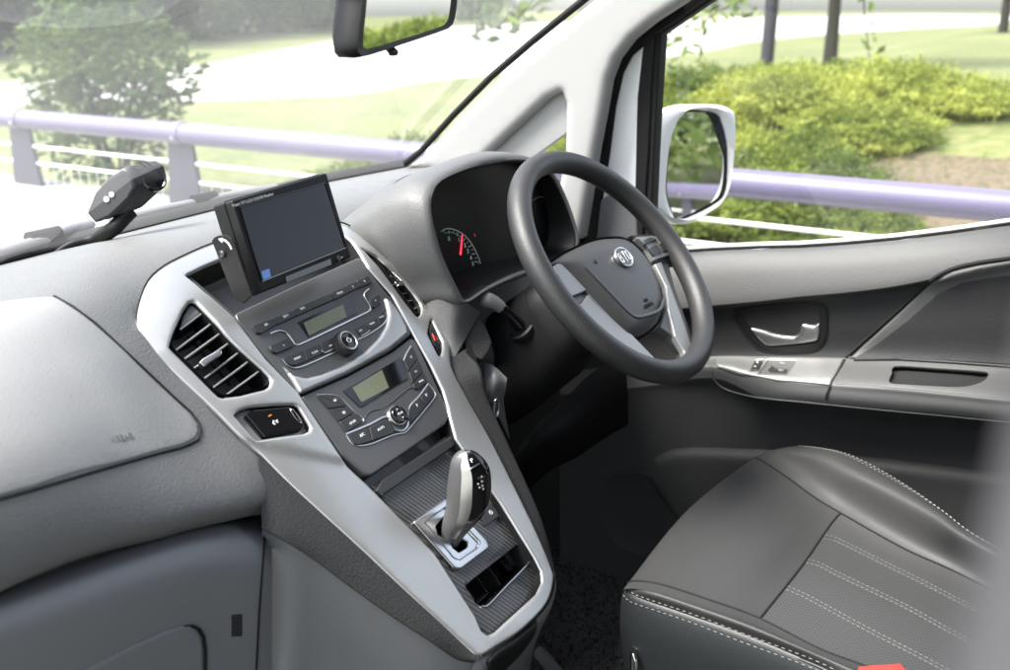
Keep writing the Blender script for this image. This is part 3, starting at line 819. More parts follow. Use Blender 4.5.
mb = MB(); CPX = [(372, 486), (412, 460), (452, 432), (520, 540), (556, 572), (552, 600), (494, 646), (470, 618), (420, 545)]
sheet(mb, CARB, CPX, [TRAY, GATE], off=.0, thick=.012, r=.001, step=.008, bstep=.006)
carb = mb.build('carbon_panel', M['carbon'], dash, ang=40)
mb = MB()
sheet(mb, CARB, [(340, 470), (372, 488), (412, 462), (452, 434), (470, 420), (430, 400), (360, 450)], off=-.012, thick=.004, r=0, step=.01); mb.build('upper_slot', M['carbon'], dash)
mb = MB()
sheet(mb, CARB, r2(zz([(318, 304), (330, 316), (488, 207), (476, 190), (330, 282)], 220, 340, 2.03), 1), off=.006, thick=.01, r=.002, step=.006); mb.build('slot_lip', M['button'], dash)
def well(name, outline, depth, mt, n, surf=None, floor=None):
    surf = surf or CARB
    o3 = [surf.hit(*q) for q in outline]; c = sum(o3, V((0, 0, 0)))/len(o3); mb = MB()
    rows = [[p-n*.001 for p in o3], [c+(p-c)*.98-n*(depth*.9) for p in o3], [c+(p-c)*.9-n*depth for p in o3]]
    mb.grid(rows, closed_u=True); mb.cap(rows[-1], 1 if floor else 0); return mb.build(name, [mt]+([floor] if floor else []), carb, ang=40)
well('oddments_tray', TRAY, .035, M['gloss'], SN)
mb = MB(); mb.tube([CARB.hit(*q, .0008) for q in sm(zz([(228, 492), (245, 489), (300, 432), (352, 379), (363, 362), (358, 347)], *Z7), 30, False)], .001, 8); mb.build('tray_edge', M['satin'], carb)
mb = MB(); a, b = CARB.hit(*zz([(262, 372)], *Z7)[0], -.012), CARB.hit(*zz([(298, 425)], *Z7)[0], -.012)
mb.box((a+b)/2-SN*.01, (b-a)*.5, SX*.0006, SN*.012); mb.build('tray_divider', M['dark'], carb)
# shifter surround
PL = zz([(38, 256), (60, 240), (128, 190), (140, 196), (246, 310), (250, 328), (170, 388), (152, 386)], *Z7)
mb = MB(); sheet(mb, CARB, r2(PL, 2), [cshrink(zz([(72, 258), (128, 216), (150, 236), (222, 312), (216, 328), (165, 362), (150, 356)], *Z7), 1.0)], off=.006, thick=.008, r=.002, step=.005, bstep=.003)
sur = mb.build('shifter_surround', M['satin'], dash, ang=50)
mb = MB(); sheet(mb, CARB, cshrink(zz([(72, 258), (128, 216), (150, 236), (222, 312), (216, 328), (165, 362), (150, 356)], *Z7), 1.02), [GATE], off=.003, thick=.004, r=.001, step=.005, bstep=.003)
mb.build('gate_plate', M['satin'], sur, ang=50)
well('gate_well', GATE, .03, M['black'], SN)
# parking brake switch
mb = MB(); BQ = zz([(222, 228), (254, 200), (280, 240), (243, 266)], *Z7); c, n = padpx(mb, BQ, CARB, -.001, .004, .0012, 1)
cc, nn = CARB.hitn(*zz([(248, 234)], *Z7)[0]); xd = SX; yd = n.cross(xd); o = cc+n*.0042
mb.tube([o+(xd*math.cos(t)+yd*math.sin(t))*.0026 for t in [k*.524 for k in range(12)]], .0004, 6, 1, closed=True); mb.text('P', o, xd, yd, .0035, 1)
mb.build('parking_brake_switch', [M['button'], M['mark']], dash, ang=30)

# ---------------------------------------------------------------- leather flanks of the console
def strand(name, top, bot, mt, bulge=.008, K=6):
    rows = []
    for a, b in zip(top, bot):
        m1 = a.lerp(b, .3); m2 = a.lerp(b, .7); v = (EYE-m1).normalized()
        rows.append([a, m1+v*bulge*.9, m2+v*bulge, b, b-v*.012])
    g = net(rows, K, K); mb = MB(); mb.grid(g); return mb.build(name, mt, dash, ang=60), g
tp = [STACK.hit(*q, -.001) for q in [(259, 449), (291, 480), (340, 524), (368, 549), (400, 579), (442, 618), (472, 647), (482, 655)]]
bt = [P(262, 527.5, x=-.245), P(288, 542, x=-.232), P(318, 562, x=-.213), P(350, 586, x=-.195), P(392, 616, x=-.172), P(430, 641, x=-.150), P(456, 659, x=-.130), P(474, 663, x=-.115)]
_, FL = strand('leather_flank', tp, bt, M['padshade'], .006)
tp = [STACK.hit(*q, .001) for q in [(449, 360), (456, 378), (465, 396), (495, 449), (534, 528), (552, 572), (551, 594)]]
bt = [HOOD.hit(471, 346, -.002)]+[P(a, b, x=c) for a, b, c in [(481, 372, .178), (487, 398, .165), (506, 440, .15), (539, 513, .122), (553, 562, .098), (554, 588, .075)]]
strand('leather_flank', tp, bt, M['padshade'], .0015)
# grey side panel of the console, under the leather flank
rows = []
for (px, py, x) in [(258, 522, -.247), (288, 540, -.236), (318, 560, -.217), (350, 584, -.199), (392, 614, -.176), (430, 639, -.154), (456, 657, -.134), (480, 664, -.113)]:
    p = P(px, py+3, x=x)+V((.013, .005, 0)); rows.append([p+V((.012, .008, -.004)), p, p+V((.002, .012, -.06)), p+V((.012, .03, -.18)), p+V((.02, .05, -.42))])
g = net(rows, 5, 5); mb = MB(); mb.grid(g); SIDEROWS = g
side = mb.build('console_side', M['hard'], dash, ang=60)
# console nose under the silver tip
rows = []
for (px, py) in [(472, 652), (484, 657), (502, 646), (522, 632), (541, 613), (551, 596), (555, 578), (553, 566)]:
    p = STACK.hit(px, py); rows.append([p+V((0, .004, .004)), p+V((0, -.002, -.012)), p+V((0, .012, -.05)), p+V((0, .03, -.12)), p+V((0, .06, -.36))])
g = net(rows, 6, 6); mb = MB(); mb.grid(g); nose = mb.build('console_nose', M['hard'], dash, ang=60)
NOSE = Surf(g)
mb = MB(); sheet(mb, NOSE, zz([(545, 655), (560, 632), (600, 605), (648, 568), (655, 574), (645, 600), (610, 640), (580, 672), (545, 690)], 220, 340, 2.03), off=.004, thick=.006, r=.003, step=.006); mb.build('card_pocket', M['dark'], dash, ang=50)
# console right side and firewall in the driver's footwell
rows = []
for (px, py, x) in [(470, 340, .188), (481, 376, .180), (485, 400, .166), (504, 440, .15), (537, 516, .121), (551, 566, .097), (552, 586, .076)]:
    p = P(px, py, x=x); rows.append([p, p+V((.006, .03, -.08)), p+V((.01, .08, -.30)), p+V((.01, .10, -.5))])
mb = MB(); mb.grid(net(rows, 5, 5)); mb.build('console_side', M['dark'], dash, ang=60)

# ---------------------------------------------------------------- glovebox
gl = []
for dpx, ys in ((-16, .05), (0, 0), (10, -.022), (26, -.040), (56, -.048), (110, -.034), (190, .0)):
    gl.append([P(px, py-4+dpx, y=y0+.022+ys) for px, py, y0 in [(-190, 652, .098), (-90, 620, .1), (0, 591, .103), (60, 570, .105), (107, 553.5, .107), (172, 533, .11), (220, 524.5, .112), (258, 527, .114), (272, 531, .118)]])
GLOVE = Surf(net(gl, 8, 8))
mb = MB(); mb.grid(GLOVE.rows); glove = mb.build('glovebox', M['glove'] if 'glove' in M else M['hard'], dash, ang=60)
mb = MB(); line_on(mb, GLOVE, [(262, 530), (264, 540), (262, 570), (259, 610), (256, 670), (254, 700)], .0012, .0005); mb.build('glovebox_gap', M['rubber'], glove)
GD = [(40, 700), (70, 678), (90, 669), (125, 651), (172, 630), (183, 627), (192, 626), (199, 629.5), (203, 636), (205, 650), (205, 700)]
mb = MB(); line_on(mb, GLOVE, GD, .0018, .0003); mb.build('lid_gap', M['rubber'], glove)
mb = MB(); sheet(mb, GLOVE, cshrink(GD, .975), off=.003, thick=.004, r=.003, step=.006); mb.build('glovebox_lid', M['glove'], glove, ang=60)
mb = MB()
for i in range(9):
    y = 615+i*2.5; mb.tube([GLOVE.hit(231.5, y+.6, .0004), GLOVE.hit(241.5, y-.6, .0004)], .0006, 6)
for i in range(5):
    x = 232+i*2.3; mb.tube([GLOVE.hit(x, 615, .0004), GLOVE.hit(x, 636, .0004)], .0005, 6)
mb.build('sensor_grille', M['dark'], glove)
# ================================================================== steering wheel and column
WC = V((.3674, -.0093, 1.1596)); WA, WY = .7398, -.0646; WR, WT = .1757, .0160
wx = V((math.cos(WY), math.sin(WY), 0)); wn = V((math.sin(WY)*math.cos(WA), -math.cos(WY)*math.cos(WA), math.sin(WA))); wu = wn.cross(wx)
def WP(u, v, h=0): return WC+wx*u+wu*v+wn*h
def dome(h0, k):
    return Surf([[WP(u*.01, v*.01, h0-k*((u*.01)**2+(v*.01)**2)) for u in range(-34, 35)] for v in range(-34, 35)])
HUB = dome(-.004, .75); SPK = dome(-.012, 0)
wheel = thing('steering_wheel', 'black three spoke steering wheel with round badge, in front of the instrument cluster', 'steering wheel', tuple(WC))
mb = MB(); rows = []
for i in range(120):
    t = 2*math.pi*i/120; d = wx*math.cos(t)+wu*math.sin(t)
    rows.append([WC+d*(WR+WT*math.cos(p)*1.0)+wn*(WT*1.08*math.sin(p)) for p in [2*math.pi*k/24 for k in range(24)]])
mb.grid(rows, closed_u=True, closed_v=True)
mb.build('rim', M['wheel'], wheel, ang=80)
ZW = (550, 230, 4.465)
def wz(pl): return zz(pl, *ZW)
# spokes
def wsheet(name, pl, surf, off, th, r, mt, rr=2, holes=(), par=None, step=.005, disp=None):
    mb = MB(); sheet(mb, surf, r2(pl, rr), holes, off=off, thick=th, r=r, step=step, bstep=.003, disp=disp); return mb.build(name, mt, par or wheel, ang=50)
sl = wsheet('spoke', wz([(-25, 130), (0, 135), (60, 150), (180, 262), (385, 480), (490, 592), (470, 610), (350, 590), (200, 500), (60, 320), (-20, 200)]), SPK, -.004, .016, .003, M['wheel'])
wsheet('spoke_trim', wz([(18, 160), (35, 148), (62, 152), (182, 262), (95, 298), (70, 262), (35, 205)]), SPK, .004, .008, .002, M['wtrim'], 1.2, par=sl)
wsheet('thumb_rest', wz([(100, 300), (182, 266), (150, 318), (112, 345), (92, 318)]), SPK, -.001, .006, .002, M['hard'], 1, par=sl)
wsheet('spoke_inlay', wz([(180, 272), (195, 282), (382, 482), (488, 590), (350, 555), (240, 470), (118, 342), (150, 318)]), SPK, .003, .008, .002, M['wtrim'], 1.2, par=sl)
sr = wsheet('spoke', wz([(455, 130), (528, 140), (560, 258), (618, 425), (640, 500), (668, 528), (650, 575), (600, 612), (520, 610), (592, 572), (602, 540), (540, 470), (488, 435), (520, 350), (515, 230)]), SPK, -.001, .016, .003, M['trim'], 1.5)
wsheet('spoke_trim', wz([(470, 150), (500, 140), (545, 260), (612, 440), (632, 505), (660, 530), (640, 565), (600, 580), (602, 540), (560, 470), (530, 350), (520, 250)]), SPK, .004, .01, .003, M['wtrim'], 1.2, par=sr)
st = wsheet('spoke', wz([(360, 20), (460, 15), (545, 50), (600, 110), (590, 140), (520, 150), (470, 150), (430, 80)]), SPK, 0.0, .016, .003, M['wheel'], 1.5)
wsheet('spoke_trim', wz([(388, 30), (462, 24), (532, 50), (564, 90), (545, 108), (472, 133), (438, 78)]), SPK, .006, .01, .002, M['wtrim'], 1.2, par=st)
for pl in ([(414, 46), (450, 31), (482, 42), (424, 66)], [(442, 78), (478, 62), (500, 98), (466, 116)], [(484, 60), (518, 54), (540, 84), (506, 98)]):
    mb = MB(); padpx(mb, wz(pl), SPK, .004, .0085, .0008, .8, 0, .95); mb.build('wheel_button', M['button'], wheel, ang=30)
# boss behind the centre pad, airbag pad
mb = MB(); mb.lathe(WP(0, -.01, -.055), wn, [(.04, -.03), (.05, -.02), (.052, 0), (.048, .022), (.04, .03), (0, .034)], 40); mb.build('boss', M['wheel'], wheel, ang=60)
PADW = sm(wz([(-8, 142), (40, 104), (100, 68), (200, 25), (280, 11), (350, 14), (400, 48), (440, 90), (475, 140), (508, 215), (528, 280), (532, 345), (512, 405), (472, 448), (420, 476), (385, 478), (345, 450), (200, 285), (120, 205), (60, 158), (15, 142)]), 90)
def crest(co, d): return -.012*max(0, 1-d/.03)**2
air = wsheet('airbag_pad', PADW, HUB, .012, .009, .006, M['airbag'], 0, step=.005, disp=crest)
# raised U on the pad
U = sm(wz([(158, 166), (215, 225), (300, 315), (365, 380), (400, 392), (450, 380), (492, 362), (508, 335), (514, 310)]), 40, False)
mb = MB(); mb.tube([HUB.at(q[0], q[1], .012)+wn*.012 for q in U], .0028, 10, flat=(wn, .45)); mb.build('pad_ridge', M['airbag'], air, ang=80)
c, n = HUB.hitn(*wz([(435, 325)])[0]); c = HUB.at(*wz([(435, 325)])[0], .012); o = c+n*.0121; yd = n.cross(wx)
mb = MB(); mb.text('SRS', o+yd*.004, wx, yd, .0075, ext=.0004); mb.text('AIRBAG', o-yd*.004, wx, yd, .0085, ext=.0004)
mb.build('embossed_mark', M['black'], air)
for q in ((200, 140),):
    mb = MB()
    c2, n2 = HUB.hitn(*wz([q])[0]); c2 = HUB.at(*wz([q])[0], .012); o2 = c2+n2*.0122; y2 = n2.cross(wx)
    mb.tube([o2-wx*.003-y2*.001, o2+wx*.002+y2*.002, o2+wx*.002-y2*.004, o2-wx*.003-y2*.001], .0004, 5)
    mb.build('horn_mark', M['black'], air)
# round badge
c, n = HUB.hitn(623.5, 257.3); c = HUB.at(623.5, 257.3, .0125); xd = (wx-n*wx.dot(n)).normalized(); yd = n.cross(xd); o = c+n*.0122
def ell(a, b, h, m=48): return [o+xd*(a*math.cos(2*math.pi*k/m))+yd*(b*math.sin(2*math.pi*k/m))+n*h for k in range(m)]
mb = MB(); mb.grid([ell(.0225, .0165, -.001), ell(.0225, .0165, .0016), ell(.0215, .0155, .0026), ell(.0203, .0144, .0022), ell(.0198, .0139, .0012)], closed_u=True)
mb.grid([ell(.0198, .0139, .0012), ell(.0001, .0001, .0020)], 1, closed_u=True)
for cx_, strokes in ((-.0122, [[(-1, -1), (-1, 1), (.55, 1), (.8, .55), (.5, .08), (-1, .08)], [(.5, .08), (1, -.45), (.7, -1), (-1, -1)]]), (0, [[(-1, 1), (0, .1), (1, 1)], [(0, .1), (0, -1)]]), (.0122, [[(-1, -1), (-1, 1), (.4, 1), (1, .4), (1, -.4), (.4, -1), (-1, -1)]])):
    for st_ in strokes:
        mb.tube([o+n*.0027+xd*(cx_+a_*.0036)+yd*(b_*(.0078 if cx_ == 0 else .0068)) for a_, b_ in st_], .00085, 8, 2, flat=(n, .5))
M['badgeletter'] = mat('badge_letters', (.7, .7, .69), .3, .4)
M['badge'] = mat('dark_badge_enamel', (.03, .03, .026), .3)
mb.build('badge', [M['satin'], M['badge'], M['badgeletter']], wheel, ang=40)
# column shroud
def sect(c, a, b, m=40, pw=3.2):
    out = []
    for k in range(m):
        t = 2*math.pi*k/m; cs, sn = math.cos(t), math.sin(t)
        out.append(c+wx*(a*math.copysign(abs(cs)**(2/pw), cs))+wu*(b*math.copysign(abs(sn)**(2/pw), sn)))
    return out
mb = MB()
mb.grid([sect(WP(0, -.012, -.075), .001, .001), sect(WP(0, -.012, -.075), .060, .052), sect(WP(0, -.012, -.080), .066, .058), sect(WP(0, -.015, -.12), .074, .066), sect(WP(0, -.02, -.18), .082, .076), sect(WP(0, -.02, -.30), .085, .08)], closed_u=True)
shroud = tag(mb.build('column_shroud', M['dark'], None, ang=50), 'dark plastic column shroud behind the steering wheel', 'column shroud')
mb = MB(); mb.grid([sect(WP(0, -.015, -.1185), .0755, .0675), sect(WP(0, -.015, -.1215), .0755, .0675)], closed_u=True); sp = mb.build('shroud_gap', M['rubber'], None); sp.parent = shroud
# stalk on the left of the column
s0 = P(520, 326, x=.300); s1 = P(508, 313, x=.285); s2 = P(495, 303, x=.272); s3 = P(484.5, 298.5, x=.262)
mb = MB()
mb.tube([s0, s0.lerp(s1, .5), s1, s1.lerp(s2, .5)], [.010, .0085, .0078, .0075], 20)
stalk = thing('wiper_stalk', 'black control stalk with pale round end, left of the steering column', 'control stalk', tuple(s0))
for v in mb.v: pass
mb.build('stalk_arm', M['gloss'], stalk, ang=50)
mb = MB(); e = (s3-s2).normalized(); mb.tube([s1.lerp(s2, .5), s2, s2.lerp(s3, .6), s3, s3+e*.003], [.0085, .010, .0112, .0108, .008], 24); mb.build('stalk_end', M['hard'], stalk, ang=60)
mb = MB(); mb.lathe(s3+e*.0032, e, [(.0104, -.002), (.0092, .0005), (.005, .0017), (0, .002)], 24); mb.build('end_cap', M['hardlight'], stalk, ang=60)
# recess collar of the stalk
mb = MB(); ax = (s0-s1).normalized(); mb.lathe(s0+ax*.004, -ax, [(.012, -.01), (.0205, -.012), (.022, -.008), (.0215, .0), (.018, .002), (.0165, -.006), (.010, -.008)], 36); k = mb.build('stalk_collar', M['dark'], None); k.parent = shroud
# ================================================================== knee panel, firewall, pedals side
hc, hn = HOOD.hitn(473, 336); hp = Surf([[hc-V((.006, 0, .0))+V((.9, .0, .45)).normalized()*(.02*i)+V((.25, -.75, -.6)).normalized()*(.02*j) for j in range(-9, 10)] for i in range(-9, 10)])
mb = MB(); sheet(mb, hp, r2([(458, 322), (468, 316), (481, 317), (488, 330), (493, 343), (489, 352), (483, 360), (470, 356)], 2), off=-.004, thick=.012, r=.003, step=.006); mb.build('leather_corner', M['padshade'], dash, ang=60)
mb = MB(); rows = [[P(484, 362, x=.24), P(494, 366, x=.238), P(507, 378, x=.24)], [P(485, 378, x=.225), P(496, 380, x=.225), P(506, 388, x=.24)], [P(486, 394, x=.215), P(494, 396, x=.22), P(504, 404, x=.245)], [P(492, 410, x=.22), P(500, 420, x=.23), P(510, 440, x=.25)]]
mb.grid(net(rows, 6, 6)); mb.build('knee_bracket', M['hard'], dash, ang=60)
mb = MB(); c = P(496, 408, x=.212); mb.tube([c+wx*(.006*math.cos(t))+V((0, 0, 1))*(.013*math.sin(t)) for t in [2*math.pi*k/24 for k in range(24)]], .0018, 8, closed=True); mb.build('socket_ring', M['satin'], dash)
# knee bolster under the column
kb = [[P(508, 462, x=.30, ), P(534, 428, x=.34), P(560, 404, x=.42), P(594, 371, x=.52), P(622, 360, x=.60)],
      [P(511, 470, x=.30), P(537, 436, x=.34), P(563, 414, x=.42), P(598, 386, x=.52), P(626, 372, x=.60)],
      [P(514, 480, x=.31), P(542, 450, x=.35), P(572, 432, x=.43), P(600, 412, x=.52), P(628, 400, x=.60)],
      [P(520, 500, x=.36), P(548, 472, x=.40), P(576, 458, x=.48), P(602, 440, x=.56), P(628, 425, x=.62)]]
mb = MB(); mb.grid(net(kb, 6, 6)); mb.build('knee_bolster', M['dark'], dash, ang=60)
mb = MB()
mb.grid([[V((.05, .30, 1.12)), V((.72, .30, 1.12))], [V((.05, .42, .98)), V((.72, .42, .98))], [V((.05, .52, .75)), V((.72, .52, .75))], [V((.05, .45, .40)), V((.72, .45, .40))]])
tag(mb.build('footwell_wall', M['dark'], None), 'black footwell wall under the dashboard', 'footwell wall')
# ================================================================== driver's door
dc = [560, 640, 712, 760, 800, 845, 896, 950, 1010, 1110]
def drow(ys, xs):
    xs = xs if isinstance(xs, (list, tuple)) else [xs]*len(dc)
    return [P(a, b, x=c) for a, b, c in zip(dc, ys, xs)]
DR = [
 drow([262, 256.5, 251, 249, 248, 245, 240.5, 234, 225.5, 208], .742),
 drow([268, 262, 256, 254, 253, 250.5, 246, 240, 232, 215], .722),
 drow([290, 282, 276, 272, 270, 267, 262, 254, 245, 229], .702),
 drow([320, 312, 305.5, 301, 296.5, 292.5, 286, 275, 262, 245], .690),
 drow([325, 317, 311, 306.5, 303, 299, 293, 283, 271, 254], .706),
 drow([350, 342, 335, 332, 330, 328, 325, 322, 318, 310], .714),
 drow([372, 364, 356.5, 356.5, 357, 358, 360, 363, 367, 374], .710),
 drow([380, 372, 365, 374, 378, 381, 384, 389, 395, 404], [.712, .708, .684, .660, .647, .638, .634, .634, .634, .634]),
 drow([385, 377, 369, 382, 387, 391, 395, 400, 406, 415], [.712, .708, .680, .651, .636, .628, .625, .625, .625, .625]),
 drow([395, 387, 378, 397, 401, 405, 410, 414.5, 421, 430], [.712, .708, .685, .655, .641, .634, .632, .632, .632, .632]),
 drow([410, 402, 400, 414, 420, 424, 428, 432, 438, 448], [.712, .708, .70, .68, .68, .68, .68, .68, .68, .68]),
 drow([470, 466, 466, 468, 470, 472, 476, 480, 486, 496], .700),
 drow([560, 556, 556, 558, 560, 562, 566, 570, 576, 586], .690),
 drow([680, 676, 676, 678, 680, 682, 686, 690, 696, 706], .680),
]
DG = net(DR, 8, 8); DOOR = Surf(DG)
door = thing('car_door', "driver's door inside panel with chrome handle and silver switch panel", 'car door', (.72, -.2, .40))
ARM2 = [(846, 358.5), (896, 360.2), (1010, 367.2), (1098, 373), (1098, 408), (1010, 399), (896, 388.5), (835, 384), (838, 372)]
def dpart(name, a, b, mt):
    mb = MB(); mb.grid(DG[a*8:b*8+1])
    if name == 'armrest':
        keep = [i for i, f in enumerate(mb.f) if not inpoly(*proj(sum((mb.v[k] for k in f), V((0, 0, 0)))/4), cshrink(ARM2, .9))]
        mb.f = [mb.f[i] for i in keep]; mb.m = [0]*len(mb.f)
    return mb.build(name, mt, door, ang=70)
dpart('upper_panel', 0, 3, M['door'])
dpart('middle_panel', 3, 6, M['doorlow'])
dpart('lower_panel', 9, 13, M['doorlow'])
dpart('armrest', 6, 9, M['arm'])
# raised bead standing in for the highlight along the armrest's lower edge
mb = MB(); line_on(mb, DOOR, sm([(711.5, 366), (712.5, 375), (718, 384), (731, 391), (759, 397.5), (800, 401.5), (845, 406), (896, 411), (950, 416), (1010, 422)], 50, False), .0014, .0004); mb.build('armrest_highlight', M['arm'], door)
# silver switch panel on the armrest
SW = [(715, 360), (717, 357.5), (722, 356.5), (780, 357.2), (843.5, 358.6), (836, 373), (829, 386), (778, 381.5), (739, 376), (724, 371), (717, 366)]
SWH = zz([(303, 532), (350, 465), (486, 467), (490, 478), (450, 538)], 700, 270, 5.156)
LKH = zz([(262, 517), (285, 468), (322, 463), (322, 478), (300, 517)], 700, 270, 5.156)
mb = MB(); sheet(mb, DOOR, r2(SW, 2), [SWH, LKH], off=.003, thick=.012, r=.003, step=.006, bstep=.003); swp = mb.build('switch_panel', M['silverdk'], door, ang=50)
mb = MB(); sheet(mb, DOOR, [(843.5, 358.6), (846, 358.8), (831.5, 386), (828, 400), (825, 400), (829, 386)], off=.0012, thick=.004, r=0, step=.004); mb.build('armrest_seam', M['rubber'], door)
mb = MB(); sheet(mb, DOOR, cshrink(SWH, 1.05), off=-.006, thick=.006, r=0, step=.005); mb.build('switch_well', M['black'], swp)
mb = MB(); sheet(mb, DOOR, zz([(372, 490), (395, 508), (455, 512), (440, 535), (365, 530), (350, 515)], 700, 270, 5.156), off=.001, thick=.006, r=.001, step=.003); sheet(mb, DOOR, zz([(360, 470), (380, 486), (400, 495), (470, 497), (482, 470)], 700, 270, 5.156), off=-.002, thick=.006, r=.001, step=.003, mi=1)
for p in ((425, 482), (418, 520)):
    a, n = DOOR.hitn(*zz([p], 700, 270, 5.156)[0]); mb.box(a+n*.0012, V((0, .004, 0)), V((0, 0, .0008)), n*.0002, 2)
mb.build('window_switch', [M['button'], M['satin'], M['mark']], swp, ang=40)
mb = MB(); sheet(mb, DOOR, cshrink(LKH, .92), off=.002, thick=.01, r=.0012, step=.003)
for p in ((297, 482), (285, 503)):
    a, n = DOOR.hitn(*zz([p], 700, 270, 5.156)[0]); mb.lathe(a+n*.0022, n, [(.0018, 0), (.0018, .0003), (0, .0003)], 12, 1)
mb.build('lock_switch', [M['button'], M['mark']], swp, ang=40)
# inside handle
ZD = (700, 270, 5.156)
HB = sm(zz([(175, 232), (188, 205), (240, 194), (400, 179), (560, 172), (615, 174), (645, 190), (657, 215), (656, 320), (636, 380), (592, 418), (520, 428), (420, 431), (345, 422), (292, 402), (240, 345), (195, 280)], *ZD), 70)
HI = sm(zz([(222, 240), (240, 232), (380, 217), (520, 205), (598, 196), (614, 210), (613, 350), (590, 378), (480, 392), (365, 395), (320, 378), (268, 320), (235, 268)], *ZD), 60)
mb = MB(); line_on(mb, DOOR, HB, .0022, .0, closed=True, step=.003); mb.build('handle_gap', M['rubber'], door)
mb = MB(); sheet(mb, DOOR, cshrink(HB, .985), [HI], off=.003, thick=.012, r=.002, step=.006, bstep=.003); hbz = mb.build('handle_bezel', M['dark'], door, ang=50)
mb = MB(); o3 = [DOOR.hit(*q) for q in HI]; dn = V((-1, 0, .05)).normalized(); c = sum(o3, V((0, 0, 0)))/len(o3)
mb.grid([o3, [c+(p-c)*.97-dn*.02 for p in o3], [c+(p-c)*.90-dn*.028 for p in o3]], closed_u=True); mb.cap([c+(p-c)*.90-dn*.028 for p in o3]); mb.build('handle_cup', M['black'], hbz, ang=40)
a, n = DOOR.hitn(784.8, 322); a = a-n*.024
mb = MB(); mb.lathe(a, n, [(.009, 0), (.009, .004), (.006, .006), (.0055, .003), (0, .003)], 24); mb.build('fixing_screw', M['button'], hbz, ang=40)
LV_ = sm(zz([(256, 306), (272, 302), (330, 314), (400, 336), (480, 345), (512, 325), (524, 282), (585, 288), (614, 280), (612, 350), (586, 374), (450, 391), (352, 396), (312, 374), (278, 335)], *ZD), 80)
mb = MB(); sheet(mb, DOOR, LV_, off=.006, thick=.016, r=.0055, step=.003, bstep=.002); hnd = mb.build('door_handle', M['handle'], door, ang=70)
mb = MB(); sheet(mb, DOOR, r2(zz([(514, 208), (598, 200), (611, 212), (611, 282), (585, 290), (526, 282)], *ZD), 1), off=-.003, thick=.014, r=.002, step=.004); mb.build('handle_pivot', M['trim'], hbz, ang=40)
# trim insert with the dark shut line
ARC = [(846, 357.5), (861.7, 343), (896, 312.4), (930, 281.5), (951, 269.5), (978, 263), (1010, 258.5), (1060, 251), (1110, 246)]
mb = MB(); line_on(mb, DOOR, sm(ARC, 60, False), .0034, .0002, step=.004); mb.build('insert_gap', M['rubber'], door)
INS = [(849, 358.5), (864, 345), (898, 314.5), (931.5, 284), (952, 272), (979, 265.5), (1010, 261), (1060, 254), (1108, 249), (1108, 373), (1050, 369), (1009, 366), (950, 362), (896, 359.5)]
mb = MB(); sheet(mb, DOOR, r2(INS, 1), off=.004, thick=.01, r=.004, step=.008, bstep=.005); ins = mb.build('trim_insert', M['arm'], door, ang=60)
IN2 = [(853, 359.5), (880, 341), (910, 318), (936, 295), (961, 283.5), (985, 279), (1010, 276), (1060, 270), (1106, 266), (1106, 371), (1050, 367), (1009, 364.5), (950, 361), (896, 359.3)]
mb = MB(); sheet(mb, DOOR, r2(IN2, 1), off=.0055, thick=.004, r=.0015, step=.008, bstep=.005); mb.build('woven_panel', M['weave'], ins, ang=60)
mb = MB(); line_on(mb, DOOR, [(849, 358.8), (896, 360.2), (950, 363.2), (1010, 367.5), (1100, 374)], .0012, .004); mb.build('insert_stitching', M['thread'] if False else M['arm'], ins)
# pull pocket in the armrest
PK = [(889, 381), (892.5, 372), (896.5, 365.6), (940, 368), (985, 371.3), (989, 374), (986, 378.5), (978, 383), (961, 386.5), (930, 385.5), (903, 384), (891, 383)]
PKS = sm(PK, 50)
mb = MB(); sheet(mb, DOOR, ARM2, [PKS], off=.0008, thick=.003, r=.0012, step=.008, bstep=.004); ar2 = mb.build('armrest_pad', M['arm'], door, ang=60)
o3 = [DOOR.hit(*q) for q in PKS]; c = sum(o3, V((0, 0, 0)))/50; pn = DOOR.hitn(935, 377)[1]
mb = MB(); mb.grid([o3, [p-pn*.004 for p in o3], [c+(p-c)*.95+V((.026, 0, -.006)) for p in o3], [c+(p-c)*.88+V((.03, 0, -.006)) for p in o3]], closed_u=True); mb.cap([c+(p-c)*.88+V((.03, 0, -.006)) for p in o3]); mb.build('pull_pocket', M['doorlow'], ar2, ang=40)
# map pocket and loudspeaker in the lower panel
BU = [(645, 478), (648, 466), (655, 457), (673, 452), (700, 451), (760, 455), (860, 462), (980, 476), (1090, 490), (1090, 570), (860, 560), (700, 548), (677, 521), (658, 498)]
mb = MB(); sheet(mb, DOOR, sm(BU, 50), off=.020, thick=.022, r=.016, step=.012, bstep=.006); mb.build('door_pocket', M['doorlow'], door, ang=60)
a, n = DOOR.hitn(640, 515)
mb = MB(); mb.lathe(a, n, [(.092, -.002), (.09, .002), (.084, .0025), (.082, .0015), (.02, .004), (0, .0042)], 48); mb.build('loudspeaker_grille', M['doorlow'], door, ang=40)
# window seals along the sill
mb = MB(); line_on(mb, DOOR, [(q, y-1.2) for q, y in zip(dc[1:], [256.5, 251, 249, 248, 245, 240.5, 234, 225.5, 208])], .0028, .001); mb.build('sill_seal', M['rubber'], door)
mb = MB(); line_on(mb, DOOR, [(q, y-4.2) for q, y in zip(dc[1:], [256.5, 251, 249, 248, 245, 240.5, 234, 225.5, 208])], .0048, .0); mb.build('sill_paint', M['white'], door)
mb = MB(); line_on(mb, DOOR, [(q, y-7) for q, y in zip(dc[1:], [256.5, 251, 249, 248, 245, 240.5, 234, 225.5, 208])], .0024, -.004); mb.build('outer_seal', M['rubber'], door)
